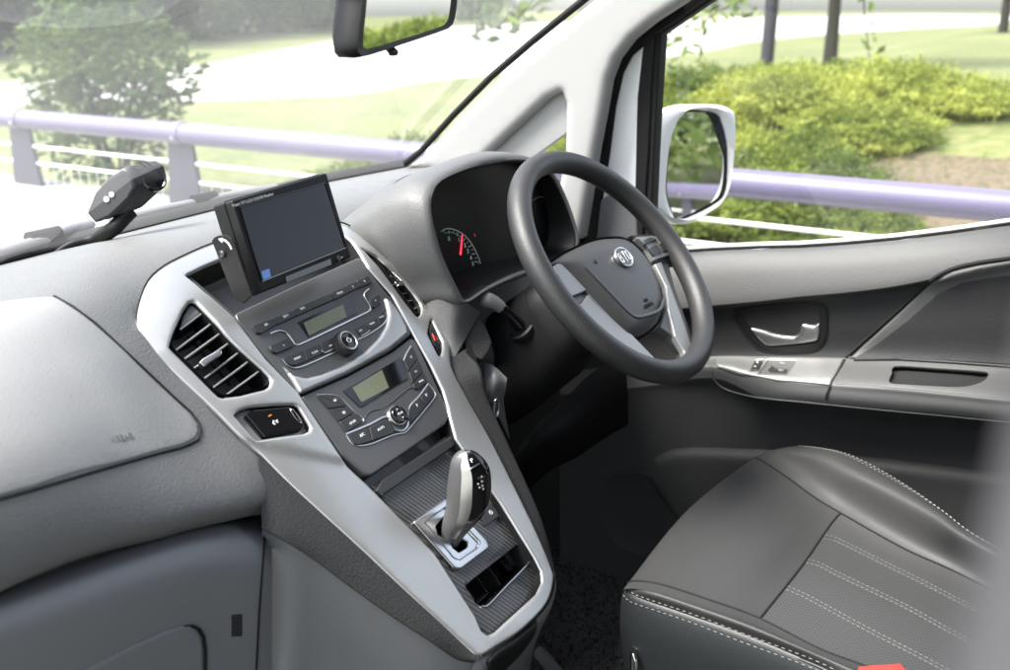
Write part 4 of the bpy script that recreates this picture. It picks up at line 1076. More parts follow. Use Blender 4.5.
# ------------------------------------------------------------------ pillar and window frame (plane of the body side)
def xplane(x, tilt=0):
    return Surf([[V((x+tilt*(1.3-z), y, z)) for y in [.1*k-1.6 for k in range(28)]] for z in [.3+.15*k for k in range(12)]])
PILS = xplane(.655, .02); FRM = xplane(.70, .02); GLS = xplane(.742, .02)
pil = thing('windscreen_pillar', 'pale grey windscreen pillar trim beside the driver, with a small fixed window', 'pillar trim', (.66, .5, 1.2))
PT_ = [(402, 168), (422, 153.5), (457.6, 116), (496.4, 77.6), (535, 44.6), (591.5, -1), (650, -48), (740, -60), (683, 2), (652, 22), (630, 40), (615, 60), (607, 81), (601, 116), (594, 153), (588, 190), (580, 240), (548, 246), (556, 192), (563, 152), (564, 104), (560, 93), (546, 100), (520, 124), (490, 152), (470, 172), (444, 173)]
mb = MB(); sheet(mb, PILS, r2(PT_, [0, 2, 2, 2, 2, 2, 2, 2]+[1.5]*19), off=.018, thick=.03, r=.016, step=.012, bstep=.006); mb.build('pillar_cover', M['pillar'], pil, ang=60)
mb = MB(); sheet(mb, PILS, [(568, 90), (568, 132), (564.5, 135), (539, 153.5), (512, 171), (460, 182), (485, 150), (520, 118), (548, 94)], off=-.006, thick=.012, r=.002, step=.012, bstep=.006); mb.build('quarter_panel', M['pillar'], pil, ang=60)
mb = MB(); line_on(mb, PILS, [(408, 163), (424, 150.5), (456, 115), (494.5, 76), (533, 43), (590, -3), (640, -42)], .0062, .010, n=8); mb.build('screen_seal', M['rubber'], pil)
# door window frame
dfr = thing('door_window_frame', "black and white window frame at the front of the driver's door", 'window frame', (.70, .1, 1.1))
FO = [(740, -62), (681, 3), (650, 24), (628, 42), (611, 64), (603.5, 84), (597.5, 118), (590, 155), (582, 205), (576, 245), (650, 250), (654, 155), (657.5, 90), (661, 35), (712, 0), (775, -50)]
FH = [(643, 45.5), (631, 56), (621.5, 74), (614, 108), (608, 155), (600, 205), (598, 238), (634, 238), (635, 190), (637, 100)]
mb = MB(); sheet(mb, FRM, FO, [FH], off=.004, thick=.03, r=.004, step=.014, bstep=.006); mb.build('frame_seal', M['rubber'], dfr, ang=60)
mb = MB(); sheet(mb, FRM, cshrink(FH, 1.03), off=-.006, thick=.012, r=.001, step=.014); mb.build('painted_frame', M['white'], dfr, ang=60)
mb = MB(); sheet(mb, FRM, [(600, 201), (606, 196), (614, 194), (624, 198), (632.5, 206), (637, 222), (638, 240), (596, 240)], off=.006, thick=.014, r=.005, step=.008, bstep=.004); mb.build('mirror_corner_cover', M['hard'], dfr, ang=60)
mb = MB(); line_on(mb, FRM, [(684, 6), (652, 27), (633, 42), (617, 64), (609, 84), (603, 118), (595, 155), (587, 205), (581, 243)], .0035, .006); mb.build('seal_lip', M['rubber'], dfr)
mb = MB(); line_on(mb, FRM, [(655.5, 36), (652, 90), (649, 155), (643, 244)], .002, .006); line_on(mb, FRM, [(657, 34), (708, 0)], .002, .006); mb.build('glass_channel', M['dark'], dfr)
# ------------------------------------------------------------------ glass
def glass(name, veil=.04, tint=(.97, .985, .975)):
    m = bpy.data.materials.new(name); m.use_nodes = True; nt = m.node_tree; nt.nodes.clear()
    out = nt.nodes.new('ShaderNodeOutputMaterial'); tr = nt.nodes.new('ShaderNodeBsdfTransparent'); tr.inputs[0].default_value = tint+(1,)
    gl = nt.nodes.new('ShaderNodeBsdfGlossy'); gl.inputs['Roughness'].default_value = .01; gl.inputs[0].default_value = (1, 1, 1, 1)
    fr = nt.nodes.new('ShaderNodeFresnel'); ge = nt.nodes.new('ShaderNodeNewGeometry'); ir = nt.nodes.new('ShaderNodeMapRange')
    ir.inputs[3].default_value = 1.5; ir.inputs[4].default_value = 1/1.5; nt.links.new(ge.outputs['Backfacing'], ir.inputs[0]); nt.links.new(ir.outputs[0], fr.inputs[0])
    mx = nt.nodes.new('ShaderNodeMixShader'); nt.links.new(fr.outputs[0], mx.inputs[0]); nt.links.new(tr.outputs[0], mx.inputs[1]); nt.links.new(gl.outputs[0], mx.inputs[2])
    df = nt.nodes.new('ShaderNodeBsdfTranslucent'); df.inputs[0].default_value = (.9, .92, .95, 1); m2 = nt.nodes.new('ShaderNodeMixShader')  # pale translucent share paints veiling glare into the glass
    tc = nt.nodes.new('ShaderNodeTexCoord'); nz = nt.nodes.new('ShaderNodeTexNoise'); nz.inputs['Scale'].default_value = 2.2; nz.inputs['Detail'].default_value = 4
    mr = nt.nodes.new('ShaderNodeMapRange'); mr.inputs[1].default_value = .3; mr.inputs[2].default_value = .75; mr.inputs[3].default_value = veil*.5; mr.inputs[4].default_value = veil*1.5
    nt.links.new(tc.outputs['Object'], nz.inputs[0]); nt.links.new(nz.outputs[0], mr.inputs[0]); nt.links.new(mr.outputs[0], m2.inputs[0])
    nt.links.new(mx.outputs[0], m2.inputs[1]); nt.links.new(df.outputs[0], m2.inputs[2]); nt.links.new(m2.outputs[0], out.inputs[0])
    return m
M['screen'] = glass('veiled_windscreen_glass', .03); M['glass'] = glass('side_glass', .012)
ed = [r[0] for r in PADROWS]
ws = []
for k in range(13):
    t = k/12; row = []
    for p in ed:
        b = V((p.x, p.y+.012, p.z-.012)); top = V((p.x, p.y-.84, 1.865))
        q = b.lerp(top, t); bul = .03*math.sin(math.pi*t); q += V((0, .6, .8))*bul; row.append(q)
    ws.append(row)
mb = MB(); mb.grid(ws); tag(mb.build('windscreen', M['screen'], None, ang=80), 'large slanting windscreen, its veiling glare put in as a pale film over the road view', 'windscreen')
mb = MB(); sheet(mb, GLS, [(640, 36), (661, 22), (725, -14), (800, -70), (1300, -200), (1300, 240), (1010, 240), (880, 256), (760, 262), (640, 266)], off=0, thick=.004, r=0, step=.05); tag(mb.build('side_window', M['glass'], None), "clear side window glass in the driver's door", 'window')
mb = MB(); sheet(mb, GLS, [(580, 120), (575, 180), (540, 200), (490, 200), (500, 160)], off=0, thick=.004, r=0, step=.05); tag(mb.build('quarter_window', M['glass'], None), 'small triangular fixed window behind the steering wheel', 'window')
# ------------------------------------------------------------------ unseen roof and rear panels, put in to shade the cabin
mb = MB(); rf = []
for x in [-.90+.09*k for k in range(21)]:
    rf.append([V((x*.97, -.24, 1.85)), V((x*.98, -.45, 1.90)), V((x, -.9, 1.93)), V((x, -2.6, 1.93)), V((x, -2.6, 1.97)), V((x, -.5, 1.96)), V((x*.97, -.24, 1.88))])
mb.grid(rf); tag(mb.build('unseen_roof', M['pillar'], None), 'unseen pale roof above the cabin, built to shade it', 'roof')
mb = MB()  # unseen panels added to cut the fill light from behind
for x0, y0, x1, y1 in ((-.88, -.80, -.90, -2.55), (.80, -1.05, .90, -2.55), (-.90, -2.55, .90, -2.55)):
    d = V((x1-x0, y1-y0, 0)).normalized(); n = V((-d.y, d.x, 0))*.02
    for off in (0,): mb.box(V(((x0+x1)/2, (y0+y1)/2, 1.15)), d*(V((x1-x0, y1-y0, 0)).length/2), n, V((0, 0, .78)))
tag(mb.build('unseen_rear_panels', M['hard'], None), 'unseen grey panels behind the seats, added to block light', 'lining')
# side wall of the driver's footwell
mb = MB(); mb.grid([[V((.735, -.12+.09*k, z)) for k in range(9)] for z in (.40, .7, .95, 1.06)]); tag(mb.build('kick_panel', M['dark'], None), 'black side panel of the footwell ahead of the door', 'side panel')
# ------------------------------------------------------------------ rear-view mirror
rv = P(405, 20, x=.0); rvn = V((.10, -.985, .008)).normalized()
inner = thing('rear_view_mirror', 'black framed interior mirror hanging at the top of the windscreen', 'mirror', tuple(rv))
def onp(pl, c, n): return [Pn(a, b, c, n) for a, b in pl]
GO = onp(sm([(366, -42), (450, -50), (456, -20), (453, 16), (449, 26), (440, 31), (400, 44.5), (364, 56), (358, 54), (355, 46), (360, 0)], 60), rv, rvn)
GI = onp(sm([(370, -38), (446, -46), (451, -20), (448.5, 12), (445, 23), (436, 28), (400, 39.5), (367, 49), (362.5, 47), (362, 41), (366, 0)], 60), rv, rvn)
cg = sum(GO, V((0, 0, 0)))/60
mb = MB(); mb.grid([[p+rvn*.001 for p in GI], [p+rvn*.003 for p in GO], [cg+(p-cg)*1.03-rvn*.004 for p in GO], [cg+(p-cg)*1.02-rvn*.022 for p in GO], [cg+(p-cg)*.8-rvn*.038 for p in GO], [cg+(p-cg)*.2-rvn*.042 for p in GO]], closed_u=True); mb.build('housing', M['black'], inner, ang=50)
M['mirrorglass'] = mat('mirror_glass', (.9, .9, .9), .01, 1.0)
mb = MB(); mb.cap([p+rvn*.0012 for p in GI]); mb.build('mirror_glass', M['mirrorglass'], inner, smooth=False)
mb = MB(); a = Pn(395.5, 47, rv, rvn)-rvn*.008; b = Pn(395, 52.5, rv, rvn)-rvn*.002; mb.tube([a, b], .0045, 12); mb.tube([b-V((.004, 0, 0)), b+V((.004, 0, 0))], .0035, 12); mb.build('dipping_lever', M['black'], inner, ang=50)
mb = MB(); mb.tube([cg-rvn*.03, cg+V((0, .03, .05)), cg+V((0, .02, .12))], .009, 14); mb.build('mirror_arm', M['black'], inner)
# ------------------------------------------------------------------ door mirror
dm = P(700, 165, x=.99); dn_ = V((-.42, -.90, .085)).normalized()
om = thing('door_mirror', "white door mirror outside the driver's window, reflecting trees and the rail", 'mirror', tuple(dm))
ZM = (640, 90, 4.183)
SO = onp(sm(zz([(40, 250), (60, 140), (100, 93), (170, 67), (250, 62), (330, 64), (380, 84), (398, 122), (396, 260), (380, 380), (350, 452), (290, 512), (185, 562), (120, 540), (60, 480), (30, 380)], *ZM), 90), dm, dn_)
SI = onp(sm(zz([(112, 330), (122, 240), (148, 150), (190, 90), (260, 84), (322, 100), (346, 140), (370, 258), (362, 420), (312, 482), (170, 546), (132, 512), (108, 430)], *ZM), 90), dm, dn_)
SG = onp(sm(zz([(128, 330), (136, 240), (158, 155), (194, 100), (260, 94), (300, 112), (330, 190), (362, 290), (352, 418), (308, 474), (176, 536), (146, 505), (126, 430)], *ZM), 90), dm, dn_)
cm = sum(SO, V((0, 0, 0)))/90
mb = MB(); mb.grid([[p-dn_*.004 for p in SI], SI, [a.lerp(b, .5)+dn_*.006 for a, b in zip(SI, SO)], SO, [cm+(p-cm)*1.01-dn_*.02 for p in SO], [cm+(p-cm)*.9-dn_*.07 for p in SO], [cm+(p-cm)*.5-dn_*.105 for p in SO], [cm+(p-cm)*.05-dn_*.112 for p in SO]], closed_u=True); mb.build('mirror_shell', M['white'], om, ang=60)
mb = MB(); mb.grid([[p-dn_*.002 for p in SI], [p-dn_*.018 for p in SI], [cm+(p-cm)*.9-dn_*.02 for p in SI]], closed_u=True); mb.build('mirror_recess', M['rubber'], om, ang=50)
mb = MB(); mb.cap([p-dn_*.008 for p in SG]); mb.build('mirror_glass', M['mirrorglass'], om, smooth=False)
mb = MB(); mb.tube([cm-dn_*.06+V((-.06, 0, -.10)), cm-dn_*.07+V((-.16, 0, -.15)), cm-dn_*.06+V((-.25, 0, -.16))], .026, 18); mb.build('mirror_foot', M['white'], om, ang=60)
# ================================================================== driver's seat
sr_ = [
 [(626, 612, .72), (628, 606, .74), (632, 590, .76), (692, 520, .775), (757, 463, .77), (777, 456, .77), (794, 452, .76)],
 [(623, 592, .772), (626, 587.5, .782), (630, 581.5, .788), (691, 508, .803), (757, 458, .795), (778, 449, .805), (800, 447, .795)],
 [(640, 598, .785), (649, 592, .802), (659, 584, .803), (726, 530, .815), (788, 478, .800), (818, 455, .838), (842, 453, .828)],
 [(696, 617, .79), (705, 610, .806), (711, 600.5, .803), (764, 550, .812), (814, 497, .797), (850, 470, .846), (878, 469, .832)],
 [(746, 635, .79), (754, 627.5, .807), (760, 618.5, .799), (801, 567, .800), (840.6, 513, .792), (884, 487, .848), (914, 491, .832)],
 [(800, 657, .79), (811, 652, .806), (820, 649, .797), (862, 601, .796), (903, 548, .788), (931, 514, .848), (944, 512.5, .832)],
 [(850, 682, .79), (866, 676, .806), (878, 671, .796), (918, 630, .792), (958, 573, .786), (968, 540, .845), (982, 540, .83)],
 [(960, 735, .79), (975, 728, .806), (990, 718, .80), (1022, 672, .79), (1050, 620, .79), (1060, 590, .84), (1072, 584, .83)],
]
SR = [[P(a, b, z=c) for a, b, c in r] for r in sr_]
for r in SR:
    e = r[-1]; r += [e+V((.03, .0, -.035)), e+V((.035, 0, -.16))]
SN_ = net(SR, 10, 10); SEAT = Surf(SN_)
seat = thing('car_seat', 'grey leather driver seat cushion with perforated centre and white stitching', 'car seat', (.4, -.4, .42))
def spart(name, r0, r1, c0, c1, mt, lab=None):
    mb = MB(); mb.grid([row[c0*10:c1*10+1] for row in SN_[r0*10:r1*10+1]]); o = mb.build(name, mt, seat, ang=70)
    if lab: o['label'] = lab
    return o
def perf():
    m = mat('perforated_leather', (.04, .04, .04), .55); nt = m.node_tree; b = nt.nodes['Principled BSDF']
    tc = nt.nodes.new('ShaderNodeTexCoord'); sp = nt.nodes.new('ShaderNodeSeparateXYZ'); nt.links.new(tc.outputs['Object'], sp.inputs[0])
    def mth(op, a, b_=None):
        q = nt.nodes.new('ShaderNodeMath'); q.operation = op
        for i, v in enumerate((a, b_)):
            if v is None: continue
            if isinstance(v, (int, float)): q.inputs[i].default_value = v
            else: nt.links.new(v, q.inputs[i])
        return q.outputs[0]
    S = 1/.0066
    X = mth('MULTIPLY', sp.outputs[0], S); Y = mth('MULTIPLY', sp.outputs[1], S)
    U = mth('ADD', X, Y); W = mth('SUBTRACT', X, Y)
    fu = mth('SUBTRACT', mth('FRACT', U), .5); fw = mth('SUBTRACT', mth('FRACT', W), .5)
    d = mth('SQRT', mth('ADD', mth('MULTIPLY', fu, fu), mth('MULTIPLY', fw, fw)))
    h = mth('LESS_THAN', d, .22)
    mx = nt.nodes.new('ShaderNodeMix'); mx.data_type = 'RGBA'; mx.inputs[6].default_value = (.04, .04, .04, 1); mx.inputs[7].default_value = (.008, .008, .008, 1)
    nt.links.new(h, mx.inputs[0]); nt.links.new(mx.outputs[2], b.inputs['Base Color'])
    return m
M['perf'] = perf()
spart('front_panel', 0, 4, 2, 4, M['seat'])
spart('perforated_panel', 4, 7, 2, 4, M['perf'], 'finely perforated grey leather centre panel')
spart('side_bolster', 0, 7, 0, 2, M['seat'])
spart('side_bolster', 0, 7, 4, 8, M['seat'])
# seams between the panels
def on(pl, off=.0): return [SEAT.hit(a, b, off) for a, b in pl]
S1 = [(SN_[40][c]) for c in range(20, 41)]; S2 = [SN_[r][20] for r in range(8, 71)]; S3 = [SN_[r][40] for r in range(8, 71)]
for s in (S1, S2, S3):
    mb = MB(); mb.tube([p+V((0, 0, -.0004)) for p in s], .0019, 8); mb.build('panel_seam', M['rubber'], seat)
def stitch(pts, gap=.0042, dash_=.0042, r=.00036):
    """a row of separate thread lengths along a polyline"""
    mb = MB(); L = [0]
    for i in range(1, len(pts)): L.append(L[-1]+(pts[i]-pts[i-1]).length)
    def at(s):
        j = 0
        while j < len(L)-2 and L[j+1] < s: j += 1
        return pts[j].lerp(pts[j+1], (s-L[j])/max(1e-9, L[j+1]-L[j]))
    s = 0
    while s+dash_ < L[-1]:
        mb.tube([at(s), at(s+dash_)], r, 6); s += dash_+gap
    return mb.build('stitching', M['thread'], seat)
def sline(pl, n=60, off=.0006): return [SEAT.hit(a, b, off) for a, b in sm(pl, n, False)]
def double(pl, sep):
    for sg in (-1, 1): stitch(sline([(a+sg*sep*.45, b-sg*sep) for a, b in pl]), gap=.003, dash_=.0034, r=.00032)
for pl in ([(824.5, 537), (834, 539), (846, 544.5), (885, 564), (920, 581), (955, 599), (1000, 622)], [(806.6, 561), (820, 565), (839, 575), (903, 605.5), (946, 629), (990, 652)], [(787, 588), (803, 595), (821, 604.5), (867.5, 629.6), (935.5, 664.6), (975, 688)]):
    mb = MB(); mb.tube([p-V((0, 0, .0012)) for p in sline(pl)], .0017, 8); mb.build('panel_seam', M['seat'], seat)
    double(pl, 1.7)
# near edge: piping between two stitch rows
PE = [(628, 587.5), (635, 594), (659.5, 602.5), (696.6, 615), (746, 634), (783, 647.5), (820, 662), (860, 682)]
stitch(sline(PE), r=.00036)
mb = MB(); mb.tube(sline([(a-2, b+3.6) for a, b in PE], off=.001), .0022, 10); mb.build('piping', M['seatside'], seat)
mb = MB(); mb.tube(sline([(a-1.4, b+1.9) for a, b in PE], off=-.0004), .0012, 8); mb.build('panel_seam', M['rubber'], seat)
# outer bolster piping seen against the door
o = [SN_[r][59]+V((.0, 0, .001)) for r in range(12, 71)]
stitch(o, r=.0006)
stitch([SN_[r][56]+V((0, 0, .0012)) for r in range(12, 71)], r=.00036)
# dark side of the cushion, under the piping
rows = []
for i in range(0, 71, 5):
    p = SN_[i][0] if i >= 10 else SN_[i][0]
    rows.append([p+V((.004, 0, .002)), p+V((-.004, 0, -.006)), p+V((-.008, -.002, -.05)), p+V((.0, -.01, -.14)), p+V((.01, -.015, -.24))])
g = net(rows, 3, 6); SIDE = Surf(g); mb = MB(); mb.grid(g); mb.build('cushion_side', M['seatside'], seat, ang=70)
stitch([SIDE.hit(a-4, b+7.6, .0008) for a, b in sm(PE, 60, False)], r=.00036)
# base under the cushion
mb = MB(); f0 = [r[:] for r in SN_]
fr = SN_[0]
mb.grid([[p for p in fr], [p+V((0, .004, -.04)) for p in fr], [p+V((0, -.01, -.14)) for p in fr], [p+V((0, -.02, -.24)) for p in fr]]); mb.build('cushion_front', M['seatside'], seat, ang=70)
mb = MB(); a = P(636.5, 660, x=.135); mb.tube([a+V((0, 0, -.03)), a+V((-.002, 0, .0)), a+V((.0, .004, .008)), a+V((.006, .008, .006)), a+V((.008, .008, -.03))], .0028, 10); mb.build('seat_lever', M['chrome'], seat)
# red belt buckle
bk = P(882, 683, z=.80)
buck = thing('belt_buckle', 'red topped seat belt buckle at the seat edge', 'belt buckle', tuple(bk))
d1 = (P(903, 665, z=.80)-P(862, 668, z=.80)); L = d1.length*.52; d1.normalize(); d2 = V((0, 0, 1)); d3 = d1.cross(d2)
mb = MB(); lp = [bk+d1*(L*a)+d3*(.011*b)+d2*.012 for a, b in ((-1, -1), (1, -1), (1, 1), (-1, 1))]; mb.prism(rnd(lp, .003), d2, -.006, .004, .002); mb.build('release_button', M['red'], buck, ang=40)
mb = MB(); lp = [bk+d1*(L*1.12*a)+d3*(.014*b) for a, b in ((-1, -1), (1, -1), (1, 1), (-1, 1))]; mb.prism(rnd(lp, .004), d2, -.10, .011, .002); mb.build('buckle_body', M['button'], buck, ang=40)
# ================================================================== cabin floor
def carpet():
    m = M['carpet']; nt = m.node_tree; b = nt.nodes['Principled BSDF']; tc = nt.nodes.new('ShaderNodeTexCoord'); v = nt.nodes.new('ShaderNodeTexVoronoi'); v.inputs['Scale'].default_value = 300
    nt.links.new(tc.outputs['Object'], v.inputs[0]); r = nt.nodes.new('ShaderNodeValToRGB'); r.color_ramp.elements[0].color = (.004, .004, .004, 1); r.color_ramp.elements[1].color = (.05, .05, .05, 1); r.color_ramp.elements[0].position = .3
    sp = nt.nodes.new('ShaderNodeSeparateXYZ'); nt.links.new(v.outputs['Color'], sp.inputs[0]); nt.links.new(sp.outputs[0], r.inputs[0]); nt.links.new(r.outputs[0], b.inputs['Base Color'])
carpet()
mb = MB(); mb.grid([[V((-.85+.05*i, -1.6+.05*j, .42+.003*math.sin(i*1.7)*math.cos(j*2.1))) for j in range(44)] for i in range(33)])
tag(mb.build('floor', M['carpet'], None), kind='structure')
# loose loop pile where the carpet shows beside the seat
mb = MB()
for k in range(2600):
    q = P(random.uniform(535, 655), random.uniform(560, 675), z=.424); a = random.uniform(0, 6.28); r = random.uniform(.0025, .005); d = V((math.cos(a), math.sin(a), 0))
    mb.tube([q-d*r, q-d*r*.6+V((0, 0, r*1.3)), q+d*r*.6+V((0, 0, r*1.4)), q+d*r], .0010, 4, cap=False)
tag(mb.build('carpet_pile', mat('carpet_loops', (.05, .05, .05), .8), None), kind='stuff', label='black looped carpet pile beside the seat', cat='carpet')
mb = MB(); mb.tube([P(540, 652, z=.45), P(548, 662, z=.45), P(566, 685, z=.45)], .012, 12); tag(mb.build('seat_rail', M['hardlight'], None, ang=50), 'grey seat rail end on the carpet beside the console', 'seat rail')
# ================================================================== near door-post trim, out of focus at the right edge
bp = []
for px, py in ((1008, 300), (988, 395), (970, 480), (950, 560), (926, 655), (899, 760)):
    d = .082; q = EYE+ray(px, py)*d; fw = (ray(px, py)+RT*.12).normalized(); bp.append([q+fw*.10, q+fw*.05, q+fw*.02+RT*.0006, q+fw*.008+RT*.003, q+fw*.001+RT*.008, q+RT*.02, q+RT*.05, q+RT*.06+fw*.03, q+RT*.06+fw*.10])
mb = MB(); mb.grid(net(bp, 4, 3)); M['post'] = mat('cool_grey_post_trim', (.035, .035, .0385), .75); tag(mb.build('door_post', M['post'], None, ang=60), 'out of focus grey door post trim rising along the right edge', 'door post')
# ================================================================== monitor on its bracket
mp0 = P(260.3, 293, y=.205); mn = V((0, -.955, .297)).normalized()
mon = thing('monitor', 'small black framed video monitor standing on a bracket above the radio', 'monitor', tuple(mp0))
ZN = (210, 165, 4.767)
def mo(pl, h=0): return [Pn(a, b, mp0+mn*h, mn) for a, b in zz(pl, *ZN)]
front = mo([(104, 168), (557, 36), (674, 438), (240, 614)])
mb = MB(); mb.prism(rnd(front, .003), mn, -.030, .0, .0025)
mb.build('casing', M['dark'], mon, ang=30)
mb = MB(); mb.prism(rnd([p-mn*.0125 for p in front], .003), mn, -.0008, .0, 0); o_ = mb
cen = sum(front, V((0, 0, 0)))/4
mb = MB(); lp = rnd([cen+(p-cen)*1.004-mn*.0125 for p in front], .003); mb.tube(lp, .0009, 6, closed=True); mb.build('casing_seam', M['black'], mon)
M['lcdpanel'] = mat('dark_screen_panel', (.012, .0115, .018), .14, spec=.18)
mb = MB(); mb.prism(rnd(mo([(142, 202), (548, 86), (645, 394), (247, 552)]), .001), mn, -.001, .0006, 0); mb.build('screen', M['lcdpanel'], mon, ang=20)
mb = MB(); sc_ = mo([(142, 202), (548, 86), (645, 394), (247, 552)], .0008); mb.tube(sc_, .0009, 6, closed=True); mb.build('screen_edge', M['gloss'], mon)
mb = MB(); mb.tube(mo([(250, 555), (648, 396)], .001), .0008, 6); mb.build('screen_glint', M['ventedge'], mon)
mx_ = (front[1]-front[0]).normalized(); my_ = mn.cross(mx_)
mb = MB(); t0 = mo([(207, 166)], .0003)[0]; mb.text('7-inch TFT LCD COLOR Monitor', t0, mx_, my_, .0046, ext=.0001); mb.build('printed_name', M['mark'], mon)
mb = MB(); mb.prism(rnd(mo([(356, 532), (572, 446), (578, 476), (362, 562)]), .001), mn, -.001, .0012, .0004); mb.build('control_strip', M['gloss'], mon, ang=30)
mb = MB(); mb.lathe(mo([(556, 468)], .0012)[0], mn, [(.0012, 0), (.0012, .0004), (0, .0004)], 12); mb.build('indicator', mat('blue_indicator', (.1, .2, .5), .4), mon)
mb = MB(); mb.lathe(mo([(612, 445)], .0)[0], mn, [(.0035, 0), (.0035, .0012), (.003, .0018), (0, .0018)], 16); mb.box(mo([(628, 441)], .0006)[0], mx_*.0018, my_*.0005, mn*.0003, 1); mb.build('power_button', [M['button'], M['mark']], mon)
mb = MB(); mb.prism(mo([(243, 508), (280, 495), (288, 536), (252, 549)]), mn, .0006, .0011, 0); mb.build('sticker', mat('blue_sticker', (.12, .25, .6), .5), mon, smooth=False)
# bracket plate
bx = mo([(104, 300)])[0].x-.008
BP = [(8, 362), (20, 345), (40, 337), (75, 335), (100, 352), (118, 385), (150, 480), (200, 622), (160, 660), (120, 645), (100, 600)]
lp = [P(a, b, x=bx) for a, b in zz(BP, *ZN)]
mb = MB(); mb.prism(lp, V((-1, 0, 0)), -.0025, .0, .0006); brk = mb.build('bracket', M['dark'], mon, ang=30)
c = P(*zz([(62, 425)], *ZN)[0], x=bx); mb = MB(); mb.lathe(c, V((-1, 0, 0)), [(.0042, 0), (.0042, .002), (.003, .003), (.0015, .0025), (0, .0026)], 20); mb.build('clamp_bolt', M['button'], brk, ang=40)
mb = MB()
mb.tube([P(a, b, x=bx-.0004) for a, b in zz([(60, 357), (75, 362), (88, 374), (98, 390), (103, 402)], *ZN)], .0011, 5); ar = [P(a, b, x=bx-.0006) for a, b in zz([(38, 352), (62, 347), (58, 372)], *ZN)]; mb.add(ar, [(0, 1, 2)])
mb.build('arrow_mark', M['mark'], brk)
# ================================================================== dashboard camera on its stalk
b0 = PAD.hit(72, 247.5); dcm = thing('dash_camera', 'dark grey dashboard camera on a curved stalk under the windscreen', 'dash camera', tuple(b0))
DD_ = 1.19
Lp = [(86, 214), (94, 193.5), (111.5, 175), (123.5, 167), (130, 171), (134, 186), (128, 198), (108, 217), (93.5, 223)]
L3 = [P(a, b, d=DD_) for a, b in Lp]; ex = (P(161, 158.5, d=DD_+.028)-L3[3]); exn = ex.normalized()
lc = sum(L3, V((0, 0, 0)))/len(L3)
def lsec(k, s): return [p+ex*k if s == 1 else lc+(p-lc)*s+ex*k for p in L3]
mb = MB(); rows = [lsec(0, .90), lsec(.02, .96), lsec(.07, 1), lsec(.2, 1.0), lsec(.24, .97), lsec(.28, .97), lsec(.32, 1.0), lsec(.86, .96), lsec(.95, .88), lsec(1.0, .74)]
mb.grid(rows, closed_u=True); mb.cap(rows[0][::-1]); mb.cap(rows[-1]); mb.build('camera_body', mat('charcoal_plastic', (.013, .0135, .0145), .4, grain=900, gstr=.1, kind='n'), dcm, ang=28)
fn = (L3[1]-L3[0]).cross(L3[4]-L3[0]).normalized(); fn = fn if fn.dot(EYE-lc) > 0 else -fn
for q in ((106.9, 199.8), (111.9, 195)):
    c = Pn(q[0], q[1], lsec(0, .9)[0]+fn*.0004, fn); mb = MB(); mb.lathe(c, fn, [(.0034, 0), (.0034, .0012), (.0028, .0016), (0, .0017)], 20); mb.build('button_dot', M['white'], dcm, ang=40)
    mb = MB(); 
fc = (L3[4]+L3[5]+L3[6])/3+ex*.62; fn2 = (L3[5]-L3[4]).cross(ex).normalized(); fn2 = fn2 if fn2.dot(EYE-fc) > 0 else -fn2
mb = MB(); mb.lathe(fc+fn2*.0002, fn2, [(.0155, -.004), (.0155, .001), (.0135, .0018), (.012, .0004), (0, .0008)], 36); mb.build('lens_cover', M['gloss'], dcm, ang=40)
mb = MB()
for k in (.42, .56): mb.tube([L3[3]+ex*k+UP*.0006, L3[4]+ex*k+UP*.0006], .0009, 6)
mb.build('top_slot', M['black'], dcm)
mb = MB(); pts = catmull([b0+V((-.02, .01, -.006)), b0+V((0, .0, .004)), P(95, 239, d=1.225), P(113, 229, d=1.205), P(124, 218, d=1.21), P(131, 211, d=1.215)], 24)
mb.tube(pts, [.0035+.006*min(1, i/14) for i in range(24)], 14); mb.build('stalk', M['dark'], dcm, ang=60)
# ================================================================== wipers and scuttle outside the screen
mb = MB(); xs_ = [-.8+.08*k for k in range(20)]
def ycl(x): return .60-.16*((x-.3)/.9)**2 if x < .3 else .60
mb.grid([[V((x, ycl(x)+.03, 1.185)), V((x, ycl(x)+.07, 1.18)), V((x, ycl(x)+.16, 1.165)), V((x, ycl(x)+.3, 1.10)), V((x, ycl(x)+.6, .95)), V((x, ycl(x)+.7, .5))] for x in xs_])
tag(mb.build('scuttle_panel', M['hard'], None, ang=70), 'grey scuttle panel outside under the windscreen', 'scuttle panel')
def wiper(name, lab, arm, blade):
    t = thing(name, lab, 'wiper', tuple(arm[0]), 'wipers under the windscreen')
    mb = MB(); mb.tube(arm, .008, 10, flat=(V((0, 0, 1)), .6)); mb.build('wiper_arm', M['black'], t, ang=60)
    mb = MB(); mb.tube(blade, .009, 10, flat=(V((0, 0, 1)), .7)); b = mb.build('wiper_blade', M['hardlight'], t, ang=60)
    mb = MB(); mb.tube([p-V((0, 0, .008)) for p in blade], .003, 8); mb.build('rubber_strip', M['rubber'], b)
    mb = MB(); m = len(blade)//2; mb.tube([blade[m]-V((.022, 0, -.003)), blade[m]+V((.022, 0, .003))], .0095, 10); mb.build('blade_clip', M['black'], b, ang=50)
def W_(px, py, z): return P(px, py, z=z)
wiper('wiper', 'nearer windscreen wiper at the lower left corner', [W_(-30, 266, 1.205), W_(15, 254, 1.205), W_(45, 245, 1.21), W_(80, 236, 1.21), W_(110, 228, 1.21)], catmull([W_(-40, 262, 1.215), W_(0, 252, 1.22), W_(37, 241, 1.222), W_(64, 231, 1.222), W_(90, 224, 1.22)], 14))
